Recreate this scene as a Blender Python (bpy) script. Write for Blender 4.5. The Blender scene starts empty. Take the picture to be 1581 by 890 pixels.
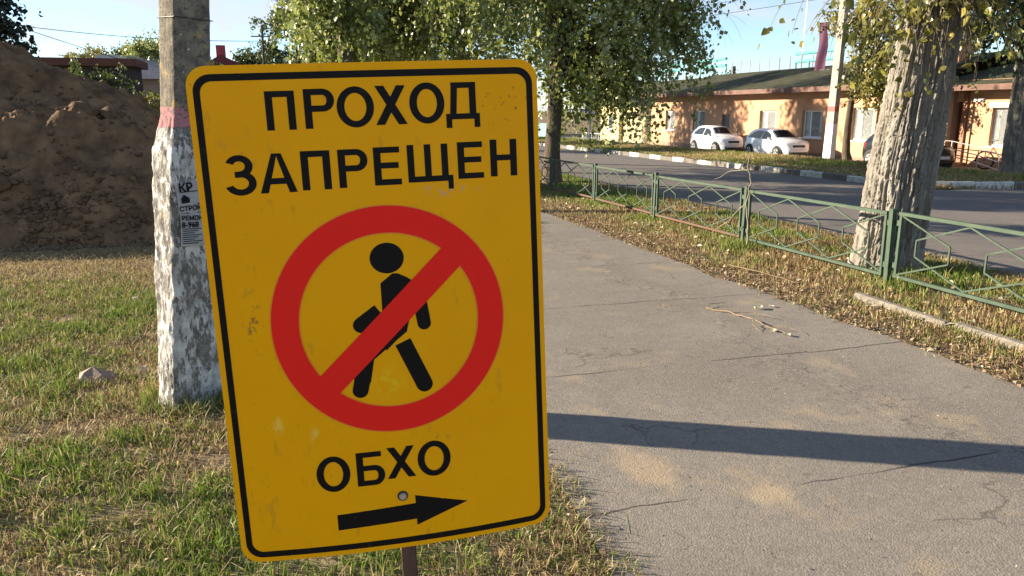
import bpy, bmesh, math, random
import numpy as np
from mathutils import Vector, Matrix, Euler
from math import sin, cos, pi, radians, sqrt

# World axes: x runs across the street (right), y runs along the street (away), metres.
S = bpy.context.scene
C = S.collection
random.seed(7)
rng = np.random.default_rng(11)

# ------------------------------------------------------------------ camera
cam = bpy.data.cameras.new('camera'); camo = bpy.data.objects.new('camera', cam); C.objects.link(camo)
camo.location = (0, 0, 1.6)
camo.rotation_euler = (radians(90) - math.atan(273 / 1180), 0, radians(-16.148))
cam.sensor_width = 36; cam.lens = 1180 / 1581 * 36
cam.clip_start = 0.05; cam.clip_end = 6000
S.camera = camo

# ------------------------------------------------------------------ world, sun, exposure
SUN_EL = radians(17); SUN_TRAVEL = Vector((.887, -.462, 0)).normalized()
W = bpy.data.worlds.new('World'); S.world = W; W.use_nodes = True
def build_world():
    nt = W.node_tree; n = nt.nodes; l = nt.links; n.clear()
    out = n.new('ShaderNodeOutputWorld'); bg = n.new('ShaderNodeBackground')
    sky = n.new('ShaderNodeTexSky'); sky.sky_type = 'NISHITA'; sky.sun_disc = False
    sky.sun_elevation = SUN_EL; sky.sun_rotation = math.atan2(-SUN_TRAVEL.x, -SUN_TRAVEL.y)
    sky.air_density = .8; sky.dust_density = 0.0; sky.ozone_density = 2.5; sky.altitude = 150
    # clouds: a layered noise over the sky direction, flattened towards the horizon
    tc = n.new('ShaderNodeTexCoord'); sep = n.new('ShaderNodeSeparateXYZ'); l.new(tc.outputs['Generated'], sep.inputs[0])
    zz = n.new('ShaderNodeMath'); zz.operation = 'ADD'; zz.inputs[1].default_value = 0.16; l.new(sep.outputs[2], zz.inputs[0])
    zm = n.new('ShaderNodeMath'); zm.operation = 'MAXIMUM'; zm.inputs[1].default_value = 0.05; l.new(zz.outputs[0], zm.inputs[0])
    dv = []
    for i in (0, 1):
        d = n.new('ShaderNodeMath'); d.operation = 'DIVIDE'; l.new(sep.outputs[i], d.inputs[0]); l.new(zm.outputs[0], d.inputs[1]); dv.append(d)
    cb = n.new('ShaderNodeCombineXYZ'); l.new(dv[0].outputs[0], cb.inputs[0]); l.new(dv[1].outputs[0], cb.inputs[1])
    cb.inputs[2].default_value = 3.3
    nz = n.new('ShaderNodeTexNoise'); nz.inputs['Scale'].default_value = 1.25; nz.inputs['Detail'].default_value = 7; nz.inputs['Roughness'].default_value = .58
    l.new(cb.outputs[0], nz.inputs['Vector'])
    cr = n.new('ShaderNodeValToRGB'); cr.color_ramp.elements[0].position = .46; cr.color_ramp.elements[1].position = .64
    cr.color_ramp.elements[0].color = (0, 0, 0, 1); cr.color_ramp.elements[1].color = (.85, .85, .85, 1)
    l.new(nz.outputs['Fac'], cr.inputs[0])
    mx = n.new('ShaderNodeMix'); mx.data_type = 'RGBA'
    l.new(cr.outputs[0], mx.inputs[0]); l.new(sky.outputs[0], mx.inputs[6]); mx.inputs[7].default_value = (3.5, 3.65, 3.95, 1)
    l.new(mx.outputs[2], bg.inputs[0]); bg.inputs[1].default_value = .07
    l.new(bg.outputs[0], out.inputs[0])
build_world()
sun = bpy.data.lights.new('sun', 'SUN'); suno = bpy.data.objects.new('sun', sun); C.objects.link(suno)
sun.energy = 5.0; sun.angle = radians(.5); sun.color = (1.0, .86, .66)
d3 = Vector((SUN_TRAVEL.x * cos(SUN_EL), SUN_TRAVEL.y * cos(SUN_EL), -sin(SUN_EL)))
suno.rotation_euler = d3.to_track_quat('-Z', 'Y').to_euler(); suno.location = (-20, 20, 30)
S.view_settings.view_transform = 'Standard'; S.view_settings.look = 'None'
S.view_settings.exposure = 1.8; S.view_settings.gamma = 1.0
S.render.engine = 'CYCLES'

# ------------------------------------------------------------------ helpers
def zg(x, y):
    x = np.asarray(x, float); y = np.asarray(y, float)
    return -.006 * np.clip(y, -40, 160) - .02 * np.clip(x - 7, 0, 17)
def zf(x, y): return float(zg(x, y))

def hash2(ix, iy, seed):
    h = (ix.astype(np.int64) * 374761393 + iy.astype(np.int64) * 668265263 + seed * 982451653) & 0x7fffffff
    h = ((h ^ (h >> 13)) * 1274126177) & 0x7fffffff
    h = (h ^ (h >> 16)) & 0xffff
    return h / 65535.0
def vnoise(x, y, seed=0):
    x = np.asarray(x, float); y = np.asarray(y, float)
    ix = np.floor(x); iy = np.floor(y); fx = x - ix; fy = y - iy
    fx = fx * fx * (3 - 2 * fx); fy = fy * fy * (3 - 2 * fy)
    ix = ix.astype(np.int64); iy = iy.astype(np.int64)
    a = hash2(ix, iy, seed); b = hash2(ix + 1, iy, seed); c = hash2(ix, iy + 1, seed); d = hash2(ix + 1, iy + 1, seed)
    return (a * (1 - fx) + b * fx) * (1 - fy) + (c * (1 - fx) + d * fx) * fy
def fbm(x, y, seed=0, oct=4, rough=.5):
    s = 0; a = 1; tot = 0
    for i in range(oct):
        s = s + a * vnoise(np.asarray(x) * 2 ** i, np.asarray(y) * 2 ** i, seed + i * 17); tot += a; a *= rough
    return s / tot

MATS = {}
def mat(name, col=(.5, .5, .5), rough=.7, metal=0., noise=None, bump=0., bscale=30., col2=None, nscale=6., detail=5, spec=.5, ramp=(.35, .65), stretch=(1, 1, 1), attr=None, transl=0., coat=0.):
    """principled material, two colours mixed by noise, fine relief by bump"""
    if name in MATS: return MATS[name]
    m = bpy.data.materials.new(name); m.use_nodes = True; nt = m.node_tree; n = nt.nodes; l = nt.links
    b = n['Principled BSDF']; b.inputs['Roughness'].default_value = rough; b.inputs['Metallic'].default_value = metal
    b.inputs['Specular IOR Level'].default_value = spec
    b.inputs['Coat Weight'].default_value = coat
    b.inputs['Base Color'].default_value = (*col, 1)
    tc = n.new('ShaderNodeTexCoord'); mp = n.new('ShaderNodeMapping'); mp.inputs['Scale'].default_value = stretch
    l.new(tc.outputs['Object'], mp.inputs[0])
    src = None
    if attr:
        a = n.new('ShaderNodeAttribute'); a.attribute_name = attr; src = a.outputs['Color']
    elif col2:
        nz = n.new('ShaderNodeTexNoise'); nz.inputs['Scale'].default_value = nscale; nz.inputs['Detail'].default_value = detail; nz.inputs['Roughness'].default_value = .6
        l.new(mp.outputs[0], nz.inputs['Vector'])
        cr = n.new('ShaderNodeValToRGB'); cr.color_ramp.elements[0].position = ramp[0]; cr.color_ramp.elements[1].position = ramp[1]
        cr.color_ramp.elements[0].color = (*col, 1); cr.color_ramp.elements[1].color = (*col2, 1)
        l.new(nz.outputs['Fac'], cr.inputs[0]); src = cr.outputs[0]
    if src: l.new(src, b.inputs['Base Color'])
    if bump:
        nb = n.new('ShaderNodeTexNoise'); nb.inputs['Scale'].default_value = bscale; nb.inputs['Detail'].default_value = 6
        l.new(mp.outputs[0], nb.inputs['Vector'])
        bp = n.new('ShaderNodeBump'); bp.inputs['Strength'].default_value = bump; bp.inputs['Distance'].default_value = .02
        l.new(nb.outputs['Fac'], bp.inputs['Height']); l.new(bp.outputs[0], b.inputs['Normal'])
    if transl:
        tr = n.new('ShaderNodeBsdfTranslucent'); mx = n.new('ShaderNodeMixShader'); mx.inputs[0].default_value = transl
        if src: l.new(src, tr.inputs[0])
        else: tr.inputs[0].default_value = (*col, 1)
        l.new(b.outputs[0], mx.inputs[1]); l.new(tr.outputs[0], mx.inputs[2]); l.new(mx.outputs[0], n['Material Output'].inputs[0])
    MATS[name] = m
    return m

def npmesh(name, V, F, m=None, smooth=False, col=None):
    """mesh from numpy verts and a uniform face array (M,k); col = per-vertex rgb"""
    me = bpy.data.meshes.new(name); V = np.ascontiguousarray(V, np.float32); F = np.ascontiguousarray(F, np.int32)
    me.vertices.add(len(V)); me.vertices.foreach_set('co', V.ravel())
    k = F.shape[1]; me.loops.add(F.size); me.loops.foreach_set('vertex_index', F.ravel())
    me.polygons.add(len(F)); me.polygons.foreach_set('loop_start', np.arange(0, F.size, k, dtype=np.int32))
    if smooth: me.polygons.foreach_set('use_smooth', np.ones(len(F), bool))
    if col is not None:
        a = me.color_attributes.new('Col', 'FLOAT_COLOR', 'POINT')
        cc = np.ones((len(V), 4), np.float32); cc[:, :3] = col; a.data.foreach_set('color', cc.ravel())
    me.update(calc_edges=True); me.validate()
    if m: me.materials.append(m)
    return me
def link(name, me, parent=None, loc=None, rot=None):
    o = bpy.data.objects.new(name, me); C.objects.link(o)
    if parent: o.parent = parent
    if loc is not None: o.location = loc
    if rot is not None: o.rotation_euler = rot
    return o
def tag(o, label=None, cat=None, group=None, kind=None):
    if label: o['label'] = label
    if cat: o['category'] = cat
    if group: o['group'] = group
    if kind: o['kind'] = kind
    return o
def empty(name, loc, label=None, cat=None, group=None, rz=0):
    o = bpy.data.objects.new(name, None); C.objects.link(o); o.location = loc; o.rotation_euler = (0, 0, rz); o.empty_display_size = .2
    return tag(o, label, cat, group)
class MB:
    """collects shapes and links them as one mesh object"""
    def __init__(s): s.v = []; s.f = []
    def add(s, vs, fs):
        k = len(s.v); s.v += [tuple(v) for v in vs]; s.f += [tuple(i + k for i in f) for f in fs]; return s
    def box(s, x0, x1, y0, y1, z0, z1):
        return s.add([(x0, y0, z0), (x1, y0, z0), (x1, y1, z0), (x0, y1, z0), (x0, y0, z1), (x1, y0, z1), (x1, y1, z1), (x0, y1, z1)],
                     [(0, 3, 2, 1), (4, 5, 6, 7), (0, 1, 5, 4), (1, 2, 6, 5), (2, 3, 7, 6), (3, 0, 4, 7)])
    def hexa(s, p):  # 8 points, bottom ring then top ring
        return s.add(p, [(0, 3, 2, 1), (4, 5, 6, 7), (0, 1, 5, 4), (1, 2, 6, 5), (2, 3, 7, 6), (3, 0, 4, 7)])
    def bar(s, a, b, w, d, up=(0, 0, 1)):  # rectangular bar a->b
        a = Vector(a); b = Vector(b); t = (b - a).normalized(); u = Vector(up)
        if abs(t.dot(u)) > .95: u = Vector((1, 0, 0))
        x = t.cross(u).normalized(); y = x.cross(t).normalized(); x *= w / 2; y *= d / 2
        return s.hexa([a - x - y, a + x - y, a + x + y, a - x + y, b - x - y, b + x - y, b + x + y, b - x + y])
    def tube(s, pts, rad, n=8, cap=True):
        pts = [Vector(p) for p in pts]; rad = rad if hasattr(rad, '__len__') else [rad] * len(pts); k = len(s.v)
        ref = Vector((.13, .27, .95)).normalized(); rings = []
        for i, p in enumerate(pts):
            t = (pts[min(i + 1, len(pts) - 1)] - pts[max(i - 1, 0)]).normalized()
            if abs(t.dot(ref)) > .97: ref = Vector((1, .1, 0)).normalized()
            x = t.cross(ref).normalized(); y = t.cross(x).normalized()
            for j in range(n):
                a = 2 * pi * j / n; s.v.append(tuple(p + (x * cos(a) + y * sin(a)) * rad[i]))
        for i in range(len(pts) - 1):
            for j in range(n):
                a = k + i * n + j; b = k + i * n + (j + 1) % n; s.f.append((a, b, b + n, a + n))
        if cap:
            s.f.append(tuple(k + j for j in range(n))[::-1]); s.f.append(tuple(k + (len(pts) - 1) * n + j for j in range(n)))
        return s
    def ring(s, c, ax, R, r, n=28, m=8):  # torus
        c = Vector(c); ax = Vector(ax).normalized(); u = ax.orthogonal().normalized(); w = ax.cross(u); k = len(s.v)
        for i in range(n):
            a = 2 * pi * i / n; d = u * cos(a) + w * sin(a)
            for j in range(m):
                b = 2 * pi * j / m; s.v.append(tuple(c + d * (R + r * cos(b)) + ax * r * sin(b)))
        for i in range(n):
            for j in range(m):
                s.f.append((k + i * m + j, k + ((i + 1) % n) * m + j, k + ((i + 1) % n) * m + (j + 1) % m, k + i * m + (j + 1) % m))
        return s
    def disc(s, c, ax, r, th, n=24):  # solid cylinder centred on c along ax
        c = Vector(c); ax = Vector(ax).normalized()
        return s.tube([c - ax * th / 2, c + ax * th / 2], r, n)
    def mesh(s, name, m, smooth=False):
        me = bpy.data.meshes.new(name); me.from_pydata(s.v, [], s.f)
        bm = bmesh.new(); bm.from_mesh(me); bmesh.ops.recalc_face_normals(bm, faces=bm.faces); bm.to_mesh(me); bm.free()
        if smooth:
            for p in me.polygons: p.use_smooth = True
            try: me.set_sharp_from_angle(angle=radians(38))
            except Exception: pass
        if m: me.materials.append(m)
        return me
    def build(s, name, m, parent=None, smooth=False, loc=None, rot=None): return link(name, s.mesh(name, m, smooth), parent, loc, rot)
def bevel(o, w, seg=2):
    bm = bmesh.new(); bm.from_mesh(o.data); bmesh.ops.bevel(bm, geom=bm.edges[:], offset=w, segments=seg, affect='EDGES', clamp_overlap=True); bm.to_mesh(o.data); bm.free(); return o
def grid_sheet(x0, x1, y0, y1, nx, ny, zfun, xwob=None):
    xs = np.linspace(x0, x1, nx); ys = np.linspace(y0, y1, ny); X, Y = np.meshgrid(xs, ys)
    if xwob is not None: X = xwob(X, Y)
    Z = zfun(X, Y); V = np.stack([X, Y, Z], -1).reshape(-1, 3)
    i = np.arange(nx * ny).reshape(ny, nx); F = np.stack([i[:-1, :-1], i[:-1, 1:], i[1:, 1:], i[1:, :-1]], -1).reshape(-1, 4)
    return V, F

# ================================================================== SETTING
def asphalt(name, col, col2, cracks=False):
    m = bpy.data.materials.new(name); m.use_nodes = True; nt = m.node_tree; n = nt.nodes; l = nt.links
    b = n['Principled BSDF']; b.inputs['Roughness'].default_value = .88; b.inputs['Specular IOR Level'].default_value = .25
    tc = n.new('ShaderNodeTexCoord'); co = tc.outputs['Object']
    def noise(scale, detail=4, rough=.6, vec=None):
        x = n.new('ShaderNodeTexNoise'); x.inputs['Scale'].default_value = scale; x.inputs['Detail'].default_value = detail; x.inputs['Roughness'].default_value = rough
        l.new(vec or co, x.inputs['Vector']); return x.outputs['Fac']
    def math_(op, a, b=None, c=None):
        x = n.new('ShaderNodeMath'); x.operation = op
        for i, v in enumerate((a, b, c)):
            if v is None: continue
            if isinstance(v, (int, float)): x.inputs[i].default_value = v
            else: l.new(v, x.inputs[i])
        return x.outputs[0]
    def maprange(v, a, b_, c=0., d=1., smooth=True):
        x = n.new('ShaderNodeMapRange'); x.interpolation_type = 'SMOOTHSTEP' if smooth else 'LINEAR'
        l.new(v, x.inputs[0]); x.inputs[1].default_value = a; x.inputs[2].default_value = b_; x.inputs[3].default_value = c; x.inputs[4].default_value = d
        return x.outputs[0]
    def mix(f, a, c):
        x = n.new('ShaderNodeMix'); x.data_type = 'RGBA'
        if isinstance(f, float): x.inputs[0].default_value = f
        else: l.new(f, x.inputs[0])
        for i, v in ((6, a), (7, c)):
            if isinstance(v, tuple): x.inputs[i].default_value = (*v, 1)
            else: l.new(v, x.inputs[i])
        return x.outputs[2]
    big = maprange(noise(.9, 5), .3, .7)
    c = mix(big, col, col2)
    pat = maprange(noise(.55, 6, .7), .47, .56); c = mix(math_('MULTIPLY', pat, .28), c, tuple(v * .70 for v in col))
    mid = maprange(noise(14, 5, .7), .35, .7)
    c = mix(math_('MULTIPLY', mid, .35), c, tuple(v * .62 for v in col))
    # aggregate: pale and dark stones a few mm across
    v1 = n.new('ShaderNodeTexVoronoi'); v1.inputs['Scale'].default_value = 120; l.new(co, v1.inputs['Vector'])
    sp = n.new('ShaderNodeSeparateColor'); l.new(v1.outputs['Color'], sp.inputs[0])
    c = mix(math_('MULTIPLY', maprange(sp.outputs[0], .62, 1.), .34), c, tuple(min(1, v * 1.75) for v in col))
    c = mix(math_('MULTIPLY', maprange(sp.outputs[1], .7, 1.), .34), c, tuple(v * .45 for v in col))
    h = math_('MULTIPLY', v1.outputs['Distance'], .35)
    h = math_('ADD', h, math_('MULTIPLY', noise(45, 4), .5))
    if cracks:
        sx = n.new('ShaderNodeSeparateXYZ'); l.new(co, sx.inputs[0]); X = sx.outputs[0]; Y = sx.outputs[1]
        wob = math_('MULTIPLY', math_('SUBTRACT', noise(1.6, 6, .6), .5), .13)
        yy = math_('ADD', Y, wob)
        # shrinkage joints across the path, about every 1.6 m
        pp = math_('PINGPONG', math_('SUBTRACT', yy, 4.27), .82)
        wid = maprange(noise(1.3, 2), .36, .60, .0, .0085)
        line = math_('LESS_THAN', pp, wid)
        # crazed band along the walking line
        vo = n.new('ShaderNodeTexVoronoi'); vo.feature = 'DISTANCE_TO_EDGE'; vo.inputs['Scale'].default_value = 7.5; vo.inputs['Randomness'].default_value = 1
        wv = n.new('ShaderNodeVectorMath'); wv.operation = 'ADD'; nn = n.new('ShaderNodeTexNoise'); nn.inputs['Scale'].default_value = 6; nn.inputs['Detail'].default_value = 4
        l.new(co, nn.inputs['Vector']); sc = n.new('ShaderNodeVectorMath'); sc.operation = 'SCALE'; sc.inputs['Scale'].default_value = .28
        l.new(nn.outputs['Color'], sc.inputs[0]); l.new(co, wv.inputs[0]); l.new(sc.outputs[0], wv.inputs[1]); l.new(wv.outputs[0], vo.inputs['Vector'])
        band = math_('ABSOLUTE', math_('ADD', math_('SUBTRACT', X, 3.18), math_('MULTIPLY', math_('SUBTRACT', noise(1.1, 3), .5), 1.1)))
        bm_ = maprange(band, .08, .36, 1., 0.)
        bm_ = math_('MULTIPLY', bm_, maprange(noise(2.7, 3), .38, .58))
        craz = math_('LESS_THAN', vo.outputs['Distance'], math_('MULTIPLY', bm_, .030))
        # long wandering crack near the viewer
        vb = n.new('ShaderNodeTexVoronoi'); vb.feature = 'DISTANCE_TO_EDGE'; vb.inputs['Scale'].default_value = 1.15
        l.new(wv.outputs[0], vb.inputs['Vector'])
        msk = maprange(noise(.7, 2), .55, .64)
        longc = math_('LESS_THAN', vb.outputs['Distance'], math_('MULTIPLY', msk, .009))
        allc = math_('MAXIMUM', math_('MAXIMUM', line, math_('MULTIPLY', craz, .55)), math_('MULTIPLY', longc, .55))
        # sandy stains left by spilled soil
        def blob(px, py, rx, ry):
            dx = math_('DIVIDE', math_('SUBTRACT', X, px), rx); dy = math_('DIVIDE', math_('SUBTRACT', Y, py), ry)
            r = math_('SQRT', math_('ADD', math_('MULTIPLY', dx, dx), math_('MULTIPLY', dy, dy)))
            r = math_('ADD', r, math_('MULTIPLY', math_('SUBTRACT', noise(7, 4), .5), 1.1)); return maprange(r, .35, 1.05, .34, 0.)
        c = mix(blob(1.50, 2.95, .17, .30), c, (.46, .33, .19))
        c = mix(blob(1.90, 2.57, .13, .10), c, (.50, .38, .20))
        c = mix(math_('MULTIPLY', maprange(noise(1.7, 4), .56, .7), .45), c, (.33, .25, .16))
        c = mix(math_('MULTIPLY', maprange(noise(9, 2), .69, .74), .5), c, (.10, .075, .06))
        c = mix(math_('MULTIPLY', allc, .85), c, (.05, .042, .036))
        h = math_('SUBTRACT', h, math_('MULTIPLY', allc, 1.4))
        h = math_('ADD', h, math_('MULTIPLY', math_('MULTIPLY', bm_, noise(26, 5, .7)), 1.2))
    l.new(c, b.inputs['Base Color'])
    bp = n.new('ShaderNodeBump'); bp.inputs['Strength'].default_value = .5; bp.inputs['Distance'].default_value = .008
    l.new(h, bp.inputs['Height']); l.new(bp.outputs[0], b.inputs['Normal'])
    return m

M_soil = mat('soil_ground', (.14, .105, .066), .95, col2=(.23, .175, .105), nscale=3.5, bump=.6, bscale=22, spec=.1)
xs = np.concatenate([[-3000, -600, -150, -60], np.linspace(-30, 7, 38), np.linspace(8, 24, 17), [30, 60, 150, 600, 3000]])
ys = np.concatenate([[-3000, -400, -40], np.linspace(-20, 80, 51), [100, 160, 400, 1200, 3000]])
X, Y = np.meshgrid(xs, ys); V = np.stack([X, Y, zg(X, Y)], -1).reshape(-1, 3)
i = np.arange(X.size).reshape(X.shape); F = np.stack([i[:-1, :-1], i[:-1, 1:], i[1:, 1:], i[1:, :-1]], -1).reshape(-1, 4)
tag(link('ground', npmesh('ground', V, F, M_soil)), kind='structure')

def edge_wob(x0, x1, a, seed):
    def f(X, Y):
        u = (X - x0) / (x1 - x0)
        l = (fbm(Y * .9, Y * 0 + 3.1, seed, 5, .62) - .5) * a; r = (fbm(Y * .9, Y * 0 + 9.7, seed + 5, 5, .62) - .5) * a
        return X + l * (1 - u) ** 3 + r * u ** 3
    return f
V, F = grid_sheet(1.10, 4.14, -6, 70, 24, 1500, lambda x, y: zg(x, y) + .010 + .012 * (fbm(x * .8, y * .8, 3) - .5), edge_wob(1.10, 4.14, .28, 21))
M_walk = asphalt('path_asphalt', (.190, .166, .138), (.220, .193, .161), cracks=True)
tag(link('pavement', npmesh('pavement', V, F, M_walk, True)), kind='structure')
V, F = grid_sheet(7.05, 14.52, -60, 160, 12, 230, lambda x, y: zg(x, y) + .006, None)
M_road = asphalt('road_asphalt', (.150, .130, .115), (.170, .148, .130))
tag(link('road', npmesh('road', V, F, M_road)), kind='structure')
V, F = grid_sheet(14.52, 34, 2, 14.9, 24, 10, lambda x, y: zg(x, y) + .007)
tag(link('driveway', npmesh('driveway', V, F, M_road)), kind='structure')
V, F = grid_sheet(19.6, 26.5, 14.9, 75, 14, 40, lambda x, y: zg(x, y) + .011)
M_lot = asphalt('lot_asphalt', (.17, .15, .125), (.21, .185, .15))
tag(link('parking_lot', npmesh('parking_lot', V, F, M_lot)), kind='structure')
# raised grass bank between the far kerb and the parked cars
def bank_z(x, y):
    u = np.clip((x - 14.66) / .25, 0, 1); v = np.clip((20.2 - x) / 1.2, 0, 1); w = np.clip((y - 14.95) / .5, 0, 1)
    return zg(x, y) + .014 + (.09 + .15 * np.exp(-((x - 18.3) / 1.3) ** 2) + .05 * (fbm(x * .6, y * .6, 9) - .5)) * np.minimum(np.minimum(u, v), w)
V, F = grid_sheet(14.66, 20.2, 14.95, 90, 30, 220, bank_z)
M_bank = mat('bank_soil', (.14, .12, .045), .95, col2=(.24, .18, .075), nscale=2.5, bump=.5, bscale=25, spec=.1)
tag(link('grass_bank', npmesh('grass_bank', V, F, M_bank, True)), kind='structure')

# ------------------------------------------------------------------ far kerb of separate stones, alternately whitewashed
M_kw = mat('kerb_whitewash', (.56, .535, .48), .85, col2=(.26, .24, .21), nscale=9, ramp=(.45, .75), bump=.3, bscale=40)
M_kg = mat('kerb_concrete', (.155, .14, .12), .9, col2=(.11, .10, .085), nscale=9, bump=.3, bscale=40)
kerb = tag(empty('kerb', (0, 0, 0)), kind='structure')
def stone_mesh(name, m, L, w=.15, h=.17):
    o = MB().box(-w / 2, w / 2, 0, L, -.06, h); me = o.mesh(name, m)
    bm = bmesh.new(); bm.from_mesh(me); bmesh.ops.bevel(bm, geom=bm.edges[:], offset=.018, segments=1, affect='EDGES'); bm.to_mesh(me); bm.free(); return me
KW = stone_mesh('kerb_stone', M_kw, .985); KG = stone_mesh('kerb_stone', M_kg, .985)
y = 16.55; k = 0
while y < 72:
    me = KW if (k % 2 == 0 or 41 < y < 46) else KG
    o = link('kerb_stone', me, kerb, (14.6 + random.uniform(-.012, .012), y, zf(14.6, y) + random.uniform(-.02, .012)), (0, 0, random.uniform(-.008, .008)))
    y += 1.0; k += 1
KWs = stone_mesh('kerb_stone', M_kw, .60); KGs = stone_mesh('kerb_stone', M_kg, .60)
a = 0; px, py, ang = 14.6, 16.55, pi
for k in range(14):   # the kerb bends round into the driveway
    ang2 = pi + min(k + .5, 4) / 4 * (pi / 2) if k < 4 else pi * 1.5
    dx, dy = -sin(ang2), cos(ang2)
    link('kerb_stone', KWs if k not in (6, 9, 12) else KGs, kerb, (px, py, zf(px, py) + random.uniform(-.015, .01)), (0, 0, ang2))
    px += dx * .61; py += dy * .61

# low sunken edging stones beside the path
edging = tag(empty('path_edging', (0, 0, 0)), kind='structure')
M_edge = mat('edging_concrete', (.215, .19, .15), .9, col2=(.13, .112, .088), nscale=14, bump=.4, bscale=50)
ES = stone_mesh('edging_stone', M_edge, .98, .085, .05)
for k in range(6):
    y = 5.5 - (k + 1) * 1.0
    link('edging_stone', ES, edging, (4.80 + random.uniform(-.02, .02), y, zf(4.8, y) + random.uniform(-.012, .006)), (random.uniform(-.02, .02), random.uniform(-.1, .1), random.uniform(-.03, .03)))

# ------------------------------------------------------------------ heap of dug soil
def sm(a, b, x): u = np.clip((x - a) / (b - a), 0, 1); return u * u * (3 - 2 * u)
def heap_h(x, y):
    toe = 10.62 + .35 * (fbm(x * .7, x * 0 + 1.3, 31) - .5) + .15 * np.sin(x * 1.3)
    crest = np.interp(x, [-14, -9, -5.2, -4.3, -3.4, -2.6, -2.13, -1.2, -.3, .6], [2.5, 3.0, 2.95, 2.68, 2.26, 1.86, 1.48, .75, .2, 0])
    rear = crest * sm(12.5, 14.7, y) * (1 - sm(15.6, 19.5, y))
    fr = 1.50 * sm(-.9, -2.1, x) * (1 - .12 * sm(-3, -2, x)) * sm(-11, -8, x)
    front = fr * np.clip((y - toe) / 1.45, 0, 1) ** .8 * (1 - sm(13.4, 15, y) * .7) * (1 - sm(15, 18, y)) + .28 * (fr > .3) * sm(12.0, 13.1, y) * (1 - sm(13.4, 15, y)) * sm(-1.3, -2.2, x)
    lip = .26 * np.exp(-((y - 12.0) / .17) ** 2) * (fr > .5) * (fbm(x * 2.2, y * 2, 13) * 1.4 - .2)
    h = np.maximum(front, rear) + lip
    e = np.clip(h / .35, 0, 1)
    h = h + e * (.34 * (fbm(x * 1.1, y * 1.1, 40, 4) - .5) + .36 * (fbm(x * 3.2, y * 3.2, 50, 6, .70) - .5) + .10 * np.clip(np.abs(fbm(x * 2.3, y * 2.3, 55, 4) - .5) * 4, 0, .6) + .05 * (fbm(x * 18, y * 18, 60, 2) - .5))
    return np.maximum(h, -.05)
V, F = grid_sheet(-14, .8, 9.9, 20, 480, 330, lambda x, y: zg(x, y) + heap_h(x, y) - .012)
M_dirt = mat('dug_soil', (.098, .058, .034), .95, col2=(.23, .14, .074), nscale=2.6, detail=8, bump=.9, bscale=14, spec=.1)
tag(link('soil_heap', npmesh('soil_heap', V, F, M_dirt)), kind='structure')
def lump_verts(n=1, seed=0):
    bm = bmesh.new(); bmesh.ops.create_icosphere(bm, subdivisions=n, radius=1)
    v = np.array([x.co[:] for x in bm.verts]); f = np.array([[q.index for q in x.verts] for x in bm.faces]); bm.free()
    r = np.random.default_rng(seed); v = v * (.72 + .5 * r.random((len(v), 1))); return v, f
def scatter_lumps(name, pts, sizes, m, seed=0):
    Vs, Fs = [], []; base = [lump_verts(1, s) for s in range(5)]; r = np.random.default_rng(seed); off = 0
    for p, s in zip(pts, sizes):
        v, f = base[r.integers(5)]; a = r.random() * 6.28; ca, sa = cos(a), sin(a)
        w = v * np.array([1, .8 + .4 * r.random(), .55 + .4 * r.random()]) * s
        w = np.stack([w[:, 0] * ca - w[:, 1] * sa, w[:, 0] * sa + w[:, 1] * ca, w[:, 2]], 1) + p
        Vs.append(w); Fs.append(f + off); off += len(v)
    return npmesh(name, np.concatenate(Vs), np.concatenate(Fs), m)
px = rng.uniform(-6.5, -.6, 11000); py = 10.42 + np.abs(rng.normal(0, .42, 11000)); keep = rng.random(11000) < np.clip(fbm(px * 1.4, py * 1.4, 33) * 2.2 - .6, 0, 1)
px = np.concatenate([px[keep], rng.uniform(-8, -.9, 1500)]); py = np.concatenate([py[keep], rng.uniform(11, 14.4, 1500)])
sz = .006 + .048 * rng.random(len(px)) ** 4.2
M_clod = mat('clod_soil', (.082, .050, .031), .95, col2=(.185, .115, .066), nscale=5, bump=.5, bscale=40, spec=.1)
tag(link('soil_crumbs', scatter_lumps('soil_crumbs', np.stack([px, py, zg(px, py) + heap_h(px, py) + sz * .2], 1), sz, M_clod)),
    'loose crumbs and small clods of soil on the heap', 'soil', kind='stuff')
M_clod2 = mat('clod_clay', (.17, .105, .058), .95, col2=(.10, .062, .037), nscale=12, bump=.7, bscale=40, spec=.1)
CL = [(-3.62, 11.25, .17, 'large tan clay clod lying on the dark left flank of the soil heap'),
      (-3.80, 11.18, .06, 'small tan clay clod left below the large clod on the heap'),
      (-2.75, 12.25, .20, 'broad sunlit clod on the ledge of the soil heap'),
      (-2.45, 12.4, .16, 'pale clod at the right end of the heap ledge'),
      (-2.62, 11.02, .075, 'grey stone half buried in the middle of the heap face'),
      (-3.30, 10.72, .07, 'pale stone at the left foot of the soil heap'),
      (-2.45, 10.70, .07, 'reddish clod at the foot of the heap, middle'),
      (-1.40, 13.4, .26, 'brown clod mound just left of the concrete pole')]
for k, (x, y, s, lab) in enumerate(CL):
    v, f = lump_verts(3, 90 + k); nn = fbm(v[:, 0] * 3 + k, v[:, 1] * 3 + v[:, 2] * 2, k) - .5
    v = v / np.linalg.norm(v, axis=1, keepdims=True) * (1 + .9 * nn[:, None]) * np.array([1.1, .75, .7])
    tag(link('soil_clod', npmesh('soil_clod', v * s, f, M_clod2, True), None, (x, y, zf(x, y) + float(heap_h(np.array(x), np.array(y))) + s * .18), (0, 0, k * 1.7)), lab, 'soil clod', 'clods on the soil heap')

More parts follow.
